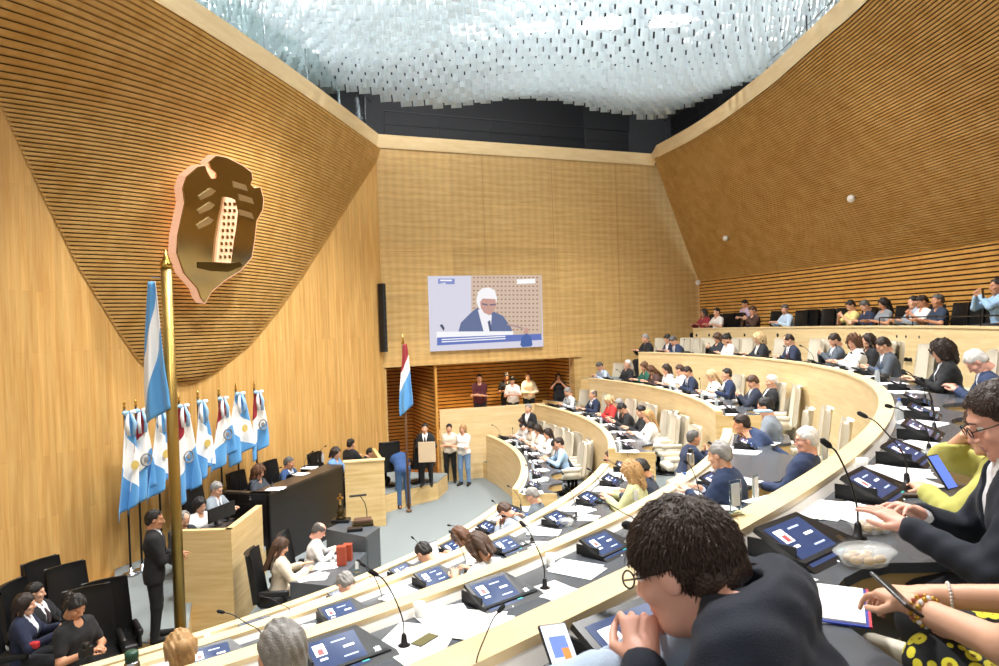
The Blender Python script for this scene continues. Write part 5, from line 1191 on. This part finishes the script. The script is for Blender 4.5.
S(3,272,'near','grey-haired person seen from behind at the bottom left of the desks',hair=('short','grey'),top=('jacket',DNAVY,'e0e0e0',None),pose='upright',res=.012)
p=PZ(178,668,1.5); 
S(2,176,'near','blonde person with tied hair at the bottom left corner',hair=('bun','blonde'),top=('blouse','d8d0c4'),fem=True,pose='upright',res=.014)
# --- floor: presidium and staff
def at(u,v,z): return PZ(u,v,z)
def floorp(u,d,z,desc,pose,yaw,**kw):
    r=ray(u,420); p=CP+r*(d/r.y); p.z=z; kw.setdefault('res',rs_(p.y)); return person(p,yaw,pose,desc,**kw)
def pres(u,v,desc,pose='type',back=.62,dz=0,yaw=0,chair='black executive chair behind the ',**kw):
    """seated at the presidium: head pixel gives the place on the line behind the desk"""
    hz=ZS+1.22+dz; p=PZ(u,v,hz); p=Vector((p.x,p.y,ZS+dz)); rz=fA+yaw; f=Vector((math.cos(rz+PI/2),math.sin(rz+PI/2),0)); p=p-f*.12; kw.setdefault('res',rs_(p.y))
    if chair: chair_at(p-f*.06,rz,chair+desc,CHB,'black executive chairs of the presidium')
    return person(p,rz,pose,desc,**kw)
pres(216,487,'grey-haired man in glasses and a light grey suit at the presidium',hair=('short','grey'),top=('jacket','8d979f','e4e8ec','4a5560'),pose='type',glasses=True)
pres(258,470,'woman with long chestnut hair in a dark sleeveless top at the presidium',hair=('volume','chestnut'),top=('tee','3d434c'),fem=True,pose='type')
pres(290,459,'grey-haired man in a blue suit leaning on his elbow at the presidium',hair=('cropped','darkgrey'),top=('jacket','2f4d7c','dfe6f0',None),pose='side',hy=.5,skin='mid')
pres(335,451,'dark-haired woman in a light blue blouse near the clerk desk',hair=('bob','dark'),top=('blouse','6a95c4'),fem=True,pose='type')
headz(371,453,.08,'upright',fA,'dark-haired man in a black suit seated at the oak clerk desk',chair=False,hair=('short','black'),top=('jacket',BLK,'e8e8e8','222222'))
headz(184,519,.22,'read',fA-.3,'grey-haired man in a dark sweater behind the oak side desk',chair=False,hair=('receding','grey'),top=('sweater','23262c'))
headz(200,505,.33,'type',fA-.2,'woman with long black hair in a white blouse behind the monitors',chair=False,hair=('long','black'),top=('blouse','e6e6e4'),fem=True)
headz(351,444,.42,'upright',fA+1.3,'dark-haired man in a black suit turned sideways behind the clerk desk',chair=False,hair=('short','black'),top=('jacket','17181b','e8e8e8','2a2a2a'))
p=PZ(157,641,ZS); person(p,-1.15,'stand_front','security guard in a black suit standing beside the brass mast',hair=('cropped','black'),top=('jacket','121316','dfe6ee','1a1a1e'),low='121316',res=.0165,skin='mid',sc=.98)
# secretaries
p=PZ(293,600,0.0); p=Vector((P1t[3].x-.25,P1t[3].y+.25,0)); chair_at(p,-1.5,'black chair of the long-haired secretary',CHB,'black chairs at the grey table')
person(p,-1.15,'upright','woman with long light brown hair in a beige dress at the grey table',hair=('longer','brown'),top=('sweater','cfc2ac'),fem=True,low='c9bca6',res=.018,hp=.45)
p=Vector((P1t[0].x-.3,P1t[0].y-.25,0)); chair_at(p,-1.5,'black chair of the balding secretary',CHB,'black chairs at the grey table')
person(p,-1.35,'read','balding man in a white shirt writing at the grey table',hair=('fringe_bald','darkgrey'),top=('shirt','f0efec'),res=.018,skin='pink')
# recess and doorway
def up(u,vfoot,z,desc,pose,rz,**kw): p=PZ(u,vfoot,z); p.z=z; return person(p,rz,pose,desc,res=.022,**kw)
def recess(u,deep,desc,pose,rz=PI,**kw):
    p=PPL(u,400,CN-BN*deep,BN); p.z=1.2; return person(p,rz,pose,desc,res=.022,**kw)
recess(480,.45,'bearded man in a dark red shirt and cap standing with folded arms','stand_fold',hair=('cropped','black'),top=('tee','4e1a24'),skin='mid',belly=1,sc=1.02)
recess(507,1.2,'person in black standing behind the man in the white shirt','stand_phone',hair=('short','black'),top=('tee','1b1c20'),skin='mid',sc=.98)
recess(513,.5,'man in a white shirt looking at a phone in the lit recess','stand_phone',hair=('short','dark'),top=('tee','efece6'),sc=.93)
recess(529,.9,'long-haired woman in a cream top lit by the recess lamp','stand_front',hair=('long','chestnut'),top=('blouse','f0e0c0'),fem=True,sc=.97)
recess(559,.7,'dark-haired woman in black holding her hands to her face','stand_face',hair=('long','black'),top=('tee','1c1c20'),fem=True,skin='mid',sc=.93)
up(451,482,0,'man in a cream shirt leaning on the oak parapet with crossed legs','stand_fold',PI-.1,hair=('short','black'),top=('tee','e4dac8'),low='15161a',sc=.95)
up(465,485,0,'blonde woman in a white top and jeans leaning on the oak parapet','stand_fold',PI-.3,hair=('bob','blonde'),top=('blouse','eeedea'),fem=True,low='6f8fb4',sc=.97)
up(427,486,ZS,'man in a black suit holding a large beige folder before the doorway','stand_front',PI,hair=('short','black'),top=('jacket',BLK,'e8e8e8','222222'),low='15161a',sc=.9)
p=PZ(427,452,1.6); q=PPL(427,452,Vector((0,PZ(427,486,ZS).y-.38,0)),Vector((0,1,0))); tag(MB().rbox((0,0,0),(.42,.03,.5),.006).build('beige_folder',mat('kraft','c9b394',.7),None,loc=q),'large beige folder held by the man in the black suit','folder')
up(404,508,0,'balding man in a blue shirt and jeans bending over the black seats','bend',.5,hair=('fringe_bald','dark'),top=('tee','2f4f80'),low='3f5f86',sc=1.0,skin='mid')
for (u,v,l) in ((386,494,'black high-backed chair left of the bending blue-shirted man'),(420,490,'black high-backed chair right of the bending blue-shirted man')):
    o=chair_at(PZ(u,v-8,ZS),.5,l,CHB,'black chairs on the low platform')
p=rp(1,.42,1.35,ZF[1]); p=PD(529,412,p.y); p=Vector((p.x,p.y,ZF[1])); person(p,PI*.8,'stand_front','grey-haired man in a black jacket standing with papers behind the front row',hair=('short','grey'),top=('jacket','17191d','e0e0e0',None),low='d8d4cc',res=.022,sc=.98)
# bottom left visitors
def low(u,d,z,desc,pose,yaw,**kw): return floorp(u,d,z,desc,pose,yaw,**kw)
def headat(u,v,d,pose,yaw,desc,sc=1,seated=True,**kw):
    h=(1.22 if seated else 1.62)*sc; q=PD(u,v,d); z=q.z-h; return person(Vector((q.x,q.y,z)),yaw,pose,desc,sc=sc,res=kw.pop('res',rs_(d)),**kw),z
(_,J_,_h),z=headat(20,603,8.6,'upright',-1.3,'woman with long dark hair in a navy jacket seated at the lower left',hair=('long','dark'),top=('jacket','18203a','dfe3ea',None),fem=True); ZV=max(z,0)
headat(42,590,9.3,'back',-1.6,'dark-haired man in a black suit seated against the oak wall',hair=('short','black'),top=('jacket','1a1b20','e2e2e2','3a2a30'),hy=.4)
headat(72,606,7.6,'stand_phone',-1.9,'photographer in a black t-shirt and cap holding a camera',seated=False,hair=('bun','black'),top=('tee','141518'),skin='mid')
for (u,v,d,rz,l) in ((18,640,8.7,-1.3,'black chair of the woman in the navy jacket'),(40,625,9.4,-1.6,'black chair of the man seated against the oak wall'),(58,592,9.9,-2.0,'empty black chair left against the oak wall'),(78,600,9.6,-2.2,'empty black chair between the steps and the photographer'),(92,632,8.2,-2.5,'large black chair back right of the photographer'),(110,622,8.6,-2.5,'black chair back nearest the guard')):
    q=PD(u,v,d); o=chair_at(Vector((q.x,q.y,max(q.z-.75,.0))),rz,l,CHB,'black chairs at the lower left')
q=PD(86,652,7.3); t=empty('camera',q,-1.9,'black camera in the hands of the photographer','camera'); MB().rbox((0,0,0),(.14,.07,.1),.012).build('body',M_BLACK,t); MB().lathe([(.035,0),(.038,.09),(.03,.1)],n=14).build('lens',M_BLACK,t); 
# ================================================================ EMPTY CHAIRS
def ech(k,px,blk,off,label,z=.95):
    c=list(seat_th(k,px,off,z)); 
    if not c: return
    t=max(c) if blk=='far' else min(c); p=rp(k,t,off,ZF[k]); chair_at(p,face_in(p)+random.uniform(-.2,.2),label)
for px,off,l in ((553,1.25,'empty cream chair behind the very long haired woman'),(565,1.3,'empty cream chair left of the woman with headphones'),(575,1.35,'empty cream chair between the front row men')): ech(1,px,'far',off,l)
for px,l in ((578,'empty cream chair between the grey-haired man and the navy-suited man'),(600,'empty cream chair between the navy-suited man and the woman in red'),(657,'empty cream chair right of the blonde woman in white'),(666,'second empty cream chair beyond the blonde woman in white'),(676,'empty cream chair at the aisle end of the second row')): ech(2,px,'far',1.25,l)
for px,l in ((700,'empty cream chair between the navy suit and the ash blonde woman'),(735,'empty cream chair right of the dark blue suited man'),(775,'empty cream chair beyond the white-haired man')): ech(3,px,'far',1.2,l)
for px,l in ((700,'empty cream chair left of the blonde-brown haired woman, top row'),(740,'empty cream chair right of the woman with the bun, top row'),(812,'empty cream chair left of the grey-suited phone reader, top row'),(868,'empty cream chair behind the curly light-haired woman'),(912,'empty cream chair between the grey suit and the black blazer'),(962,'empty cream chair behind the black blazer woman')): ech(4,px,'far',1.25,l)
for o in (MICS+[BOT,CUP,PLQ,CONS]):
    pass
# ================================================================ FOREGROUND
# man with the phone, seen from behind
rzf=1.0
hd=PD(683,566,1.42); SC1=1.0
fg=dict(lean=.34,side=-.0,hl2=.8,hz=.58,shrug=.08,hp=.4,hy=-.1,wl=(0,0,0),wr=(-.1,.60,.86),hl='grip',hr='pinch')
Jt=skel(dict(fg,wl=(-.1,.4,.8)),False); hl_=Matrix.Rotation(rzf,3,'Z')@Vector(Jt['hd'].tolist())*SC1
cheek=Jt['hd']+Jt['R']@np.array((-.075,.06,-.07)); fg['wl']=tuple(cheek+np.array((-.02,.02,-.085))); fg['ehL']=(-.3,.5,-.8)
loc=hd-hl_
o,J,HM=person(loc,rzf,fg,'brown-haired man in a navy suit seen from behind with a phone in hand',hair=('short','darkbrown'),top=('jacket','121a2a','b9cbe0',None),res=.0085,sc=SC1,glasses=True,skin='pink',hp=fg['hp'])
FG=o
def strands(o,HM,n,L,col,seed=1,rad=.0011,front=.004):
    r=np.random.default_rng(seed); vs=[];fs=[]
    pts=[]
    while len(pts)<n:
        q=r.normal(size=3); q/=np.linalg.norm(q); p=np.array((0,-.015,.032))+q*np.array((.086,.108,.096))
        if (p[2]-.062)*.86+(-p[1]+.075)*.95<front or p[2]<-.075: continue
        if abs(p[0])>.06 and -.03<p[1]<.055 and p[2]<.03: continue
        pts.append((p,q))
    crown=np.array((.01,-.06,.13))
    for p,q in pts:
        d=p-crown; d-=q*(d@q); d/=np.linalg.norm(d)+1e-6; d=d+np.array((.25*math.sin(p[0]*60+p[2]*40),0,-.1))+r.normal(size=3)*.22; d/=np.linalg.norm(d)
        l=L*r.uniform(.6,1.2); a=p.copy(); ch=[a.copy()]
        for s in range(4):
            a=a+d*l/4; d=d+q*(.22 if s<1 else -.3)+np.array((0,0,-.05)); d/=np.linalg.norm(d); 
            v=(a-np.array((0,-.015,.032)))/np.array((.086,.108,.096)); m=np.linalg.norm(v)
            if m<1.02: a=np.array((0,-.015,.032))+v/m*1.02*np.array((.086,.108,.096))
            ch.append(a.copy())
        b=len(vs); side=np.cross(d,q); side/=np.linalg.norm(side)+1e-6
        for i,c in enumerate(ch):
            w=rad*(2.6,2.4,2.0,1.3,.25)[i]; vs+= [c+side*w,c-side*w,c+q*w*.9]
        for i in range(4):
            for k in range(3): fs.append((b+i*3+k,b+i*3+(k+1)%3,b+(i+1)*3+(k+1)%3,b+(i+1)*3+k))
    me=me_from(vs,fs,'hair_strands',True); c=link('hair_strands',me,cmat(HAIRCOL[col],'hair')); c.parent=o; c.matrix_local=HM; return c
strands(o,HM,9500,.031,'darkbrown',3,.0010)
def hand_world(o,J,s,off):
    M,W=handM(J,s); return o.matrix_basis@Vector((W+M@np.array(off)).tolist())
bpy.context.view_layer.update()
def phone(loc,rot,label,scr=None):
    pic=scr is None
    t=empty('smartphone',loc,0,label,'phone'); t.rotation_euler=rot; MB().rbox((0,0,0),(.075,.155,.009),.004,seg=3).build('body',M_BLACK,t); s=MB().box((0,0,.0048),(.068,.145,.001)).build('screen',scr or mat('phone_screen','dfe6f4',.2,emis='e6ecfa',es=.8),t); 
    if pic: MB().box((.0,.02,.0056),(.045,.05,.0008)).build('picture',mat('phone_pic','6f86c8',.3,emis='6f86c8',es=.7),s)
    if pic: MB().box((.012,.0,.0062),(.02,.03,.0008)).build('picture_detail',mat('phone_pic2','d88a4a',.3,emis='d88a4a',es=.7),s)
    return t
q=PD(562,656,1.62); phone(q,(.75,.1,.45),'smartphone with a bright picture held by the man in the foreground')
# right hand neighbour with glasses in a dark suit
hd=PD(1002,420,2.45); rz2=face_in(rp(4,-.8,1,0))+.35; P2=dict(POSES['read'],lean=.22,hp=.42,hy=.15)
J2=skel(P2,False); loc=hd-Matrix.Rotation(rz2,3,'Z')@Vector(J2['hd'].tolist())*1.02
o2,J2,HM2=person(loc,rz2,P2,'grey-brown haired man with glasses in a dark suit at the right edge',hair=('receding','darkbrown'),top=('jacket','131a28','e8eaee',None),res=.0095,sc=1.02,glasses=True,skin='pink',hp=.42)
strands(o2,HM2,5000,.024,'darkbrown',9,.0011,front=.03)
phone(PD(983,294,GPHONE.y-.42),(1.5,0,.6),'dark phone raised by the visitor in light blue',mat('phone_dark','2a2422',.3))
# woman in yellow green with raised hand
hd=PD(990,428,3.5); rz3=face_in(rp(4,-.72,1,0)); P3=dict(POSES['chin'],lean=.2,hp=.25,hl='grip',wl=(-.12,.40,.86),ehR=(.5,.9,-.3),ehL=(-.8,.3,-.5))
J3=skel(P3,True); P3['wr']=tuple(J3['hd']+J3['R']@np.array((.02,.11,-.02))); P3['chin']=0
loc=hd-Matrix.Rotation(rz3,3,'Z')@Vector(J3['hd'].tolist())*1.02
o3,J3,_=person(loc,rz3,P3,'person in a lime yellow cardigan with a hand on the forehead',hair=('bob','brown'),top=('sweater','b3ae58'),fem=True,res=.012,sc=1.02,hp=.25)
phone(PD(942,472,2.95),(1.0,.0,.5),'blue-screened smartphone held by the person in lime yellow',mat('phone_blue','5570c8',.2,emis='6a86e0',es=.8))
# white haired man behind, at the right edge
S(4,990,'far','white-haired man with lowered head at the right edge of the top row',hair=('short','white'),top=('jacket','2a3a5c','dfe6f0',None),pose='down',off=1.3,skin='pink') if list(seat_th(4,990,1.1,1.2)) else None
# woman at the lower right holding a phone: bracelets, floral skirt
rz4=.62; P4=dict(POSES['phone'],lean=.12,hz=.64,kz=.74,wl=(-.10,.50,.86),wr=(-.0,.50,.86),ehL=(-.5,-.2,-.7),ehR=(.6,-.2,-.7))
J4=skel(P4,True); W4=Matrix.Rotation(rz4,3,'Z')@Vector(((J4['WL']+J4['WR'])/2).tolist())*1.05; hd4=PD(920,600,2.0); loc=hd4-W4
o4,J4,_=person(loc,rz4,P4,'woman in black with bracelets and a floral skirt holding a phone',hair=('long','dark'),top=('tee','141417'),fem=True,res=.0095,sc=1.05,low='17181c')
M_FL=bpy.data.materials.new('floral_cloth'); M_FL.use_nodes=True; N=M_FL.node_tree.nodes; L_=M_FL.node_tree.links; v_=N.new('ShaderNodeTexVoronoi'); v_.inputs['Scale'].default_value=26; tc=N.new('ShaderNodeTexCoord'); L_.new(tc.outputs['Object'],v_.inputs['Vector'])
cr=N.new('ShaderNodeValToRGB'); cr.color_ramp.interpolation='CONSTANT'; e=cr.color_ramp.elements; e[0].color=srgb('8a6a10'); e[1].position=.16; e[1].color=srgb('e6da3a'); n_=e.new(.46); n_.color=srgb('14161a'); L_.new(v_.outputs['Distance'],cr.inputs[0]); L_.new(cr.outputs[0],N['Principled BSDF'].inputs['Base Color']); N['Principled BSDF'].inputs['Roughness'].default_value=.8
key4=[c for c in children(o4) if c.name.startswith('trousers')]
for c in key4: c.name='skirt'; c.material_slots[0].link='OBJECT'; c.material_slots[0].material=M_FL
def W4p(v): return loc+Matrix.Rotation(rz4,3,'Z')@Vector(v)*1.05
wl=Vector(J4['WL'].tolist()); el=Vector(J4['EL'].tolist()); dd=(wl-el).normalized()
def bracelet(c,axis,r,mt,label,bead):
    c=W4p(c); ax=(Matrix.Rotation(rz4,3,'Z')@axis).normalized(); a=ax.orthogonal().normalized(); b=ax.cross(a); m=MB(); n=int(2*PI*r/(bead*1.9))
    for i in range(n): t_=2*PI*i/n; m.sph(a*math.cos(t_)*r+b*math.sin(t_)*r,bead,8,i%2)
    o=m.build('bracelet',mt,None,True,loc=c); tag(o,label,'bracelet'); return o
M_BD1=mat('bead_gold','c9a040',.3,metal=.7); M_BD2=mat('bead_rose','b8684a',.35); M_BD3=mat('bead_white','ece8e2',.3)
bracelet(wl-dd*.03,dd,.036,[M_BD1,M_BD2],'gold and copper bead bracelet on the near wrist',.007); bracelet(wl-dd*.055,dd,.039,[M_BD1,M_BD3],'second gold bead bracelet further up the near forearm',.0075)
wr_=Vector(J4['WR'].tolist()); dr=(wr_-Vector(J4['ER'].tolist())).normalized(); bracelet(wr_-dr*.05,dr,.037,[M_BD3,M_BD3],'thin white bead bracelet on the far wrist',.005)
_ph=phone(PD(896,594,1.93),(0,0,0),'dark smartphone in the hands of the woman with bracelets',mat('phone_dark','2a2422',.3))
_v=ray(894,596).normalized(); _r=_v.cross(Vector((0,0,1))).normalized(); _u=_r.cross(_v); _y=(-_r*.55+_u*.5+_v*.65).normalized(); _n=((_r*.7+_u*.72)*.95+-_v*.22); _n=(_n-_y*_n.dot(_y)).normalized(); _x=_y.cross(_n)
_ph.rotation_euler=Matrix(((_x.x,_y.x,_n.x),(_x.y,_y.y,_n.y),(_x.z,_y.z,_n.z))).to_euler()
for (u,d,rz,l) in ((965,2.35,rz4+.1,'cream armchair between the bracelet-wearing woman and the dark suit'),): 
    q=PD(u,575,d); chair_at(Vector((q.x,q.y,ZF[4])),rz,l)
# food containers, binder, papers, pencil tray
M_TUB=mat('clear_plastic','f4f7f5',.12,alpha=.22); M_FOOD=mat('pastry','d8b070',.8,noise=.3,nscale=30)
def tub(px,py,label,s=1,rz=0):
    s*=.8
    p=PZ(px,py,ZT[4]+.002); t=empty('food_container',p,rz,label,'container'); t.scale=(1.25*s,.95*s,.9*s)
    MB().lathe([(.075,0),(.095,.05),(.093,.05),(.073,.003)],n=28).build('tub',M_TUB,t,True); MB().lathe([(.104,.05),(.106,.056),(.095,.062),(.088,.075),(.03,.078)],n=28).build('lid',M_TUB,t,True)
    for i in range(7):
        a=i*.9; MB().sph((.05*math.cos(a)*(i>0),.05*math.sin(a)*(i>0),.026),(.024,.02,.02),8).build('pastry',M_FOOD,t,True)
    return t
tub(865,563,'clear lidded tub of pastries nearest the table edge',1.15,.2); tub(872,530,'clear lidded tub of pastries behind the nearest one',1.15,.5); tub(936,458,'clear tub beside the blue-screened phone',.95); tub(548,540,'clear round lidded tub on the second row desk',.9) if False else None
tub4=PZ(938,456,ZT[4])
def tubk(k,px,py,l): 
    p=PZ(px,py,ZT[k]+.002); t=empty('salad_bowl',p,0,l,'container'); MB().lathe([(.07,0),(.1,.055),(.098,.055),(.068,.003)],n=24).build('bowl',M_TUB,t,True); MB().lathe([(.104,.055),(.08,.075),(.02,.08)],n=24).build('lid',M_TUB,t,True)
tubk(2,566,525,'clear lidded bowl on the second row desk, near block'); tubk(1,545,481,'clear lidded bowl on the end of the front row desk')
p=PZ(795,600,ZT[4]+.003); t=empty('ring_binder',p,-.45,'open white binder with red and blue edges near the camera','binder'); MB().box((0,0,.004),(.44,.32,.006)).build('cover',mat('binder_blue','2b3f9a',.4),t); MB().box((.218,0,.0045),(.008,.32,.008)).build('edge',mat('binder_red','c23a4a',.4),t)
for s in(-1,1): MB().box((s*.105,.0,.010),(.2,.295,.007)).build('page_block',M_PAPER,t)
for y in(-.06,.06): MB().tube([(.022*math.cos(a),y,.012+.018*math.sin(a)) for a in [PI*q/8 for q in range(9)]],.002,6).build('ring',M_STEEL,t)
paper(PZ(800,508,ZT[4]+.002),-.7,4,'fan of white papers between two top row consoles',size=(.42,.30)); paper(PZ(760,600,ZT[4]+.001),-.3,2,'white sheets under the open binder',size=(.42,.30)); paper(PZ(905,484,ZT[4]+.002),.3,3,'white papers right of the second console',size=(.3,.2))
tag(MB().rbox((0,0,.01),(.26,.045,.018),.006).build('pencil_case',mat('case_brown','4a3a2e',.6),None,loc=PZ(912,497,ZT[4]),rz=-.2),'slim brown pen case on the top row slate desk','case')
put(PLQ,PZ(736,515,ZR[4]+.001),.5,'clear plaque with a portrait card standing on the top rail','plaque'); put(PLQ,PZ(756,505,ZR[4]-.08),.8,'second clear plaque behind the portrait card plaque','plaque')
for k,(u,v),l in ((3,(636,505),'on the third row rail near the man in navy'),(1,(357,572),'on the front row rail near the grey table'),(4,(825,466),'between the two largest consoles')): put(PLQ,PZ(u,v,ZT[k]+.002),.6,'clear plaque '+l,'plaque')
t=empty('steel_thermos',PZ(691,472,ZT[3]),0,'brushed steel thermos with a black cap on the third row','thermos'); MB().lathe([(.036,0),(.038,.01),(.038,.2),(.03,.215)],n=18).build('body',M_STEEL,t,True); MB().lathe([(.031,.215),(.031,.26),(.02,.265)],n=18).build('cap',M_BLACK,t,True)
t=empty('steel_thermos',PD(132,664,4.2),0,'steel thermos with a dark green lid at the bottom left','thermos'); MB().lathe([(.045,-.3),(.045,0),(.036,.02)],n=18).build('body',M_STEEL,t,True); MB().lathe([(.037,.02),(.04,.07),(.03,.08)],n=18).build('cap',mat('green_cap','1f4a38',.4),t,True)
laptop(PZ(437,562,ZT[1]),face_in(rp(1,-.75,.4,0)),'silver laptop open with a white page on the front row',mat('lap_white','eceaf2',.3,emis='eceaf6',es=.7),mat('lap_silver','9aa0a8',.35,metal=.7))
phone(PZ(425,640,ZT[3]+.006),(0,0,-.6),'dark phone lying on papers on the third row desk',mat('phone_dark2','6a6440',.25)); paper(PZ(470,625,ZT[3]+.002),-.35,3,'long white papers spread before the phone on the third row',size=(.42,.36)); paper(PZ(420,640,ZT[3]+.0015),-.2,2,'white sheets under the dark phone',size=(.34,.3))
o=put(MICS[1],PZ(476,694,ZT[4]),-.6,'black microphone at the bottom edge, left of the bright phone','microphone',sc=.5)
tag(MB().rbox((0,0,0),(.16,.11,.02),.006).build('face_mask',mat('mask_blue','a8cdea',.6),None,loc=PD(763,411,7.0)),'folded blue mask at the face of the grey-suited man','mask')
# red camera on the floor-side visitor
tag(MB().rbox((0,0,0),(.12,.08,.08),.02).build('red_pouch',mat('red_pouch','c02a30',.5),None,loc=PD(34,645,8.4)),'small red pouch on the knees of the woman in navy','pouch')

for o in bpy.data.objects:
    if o.parent is None and 'label' in o and len(o['label'].split())>16: print('LONG',o.name,o['label'])
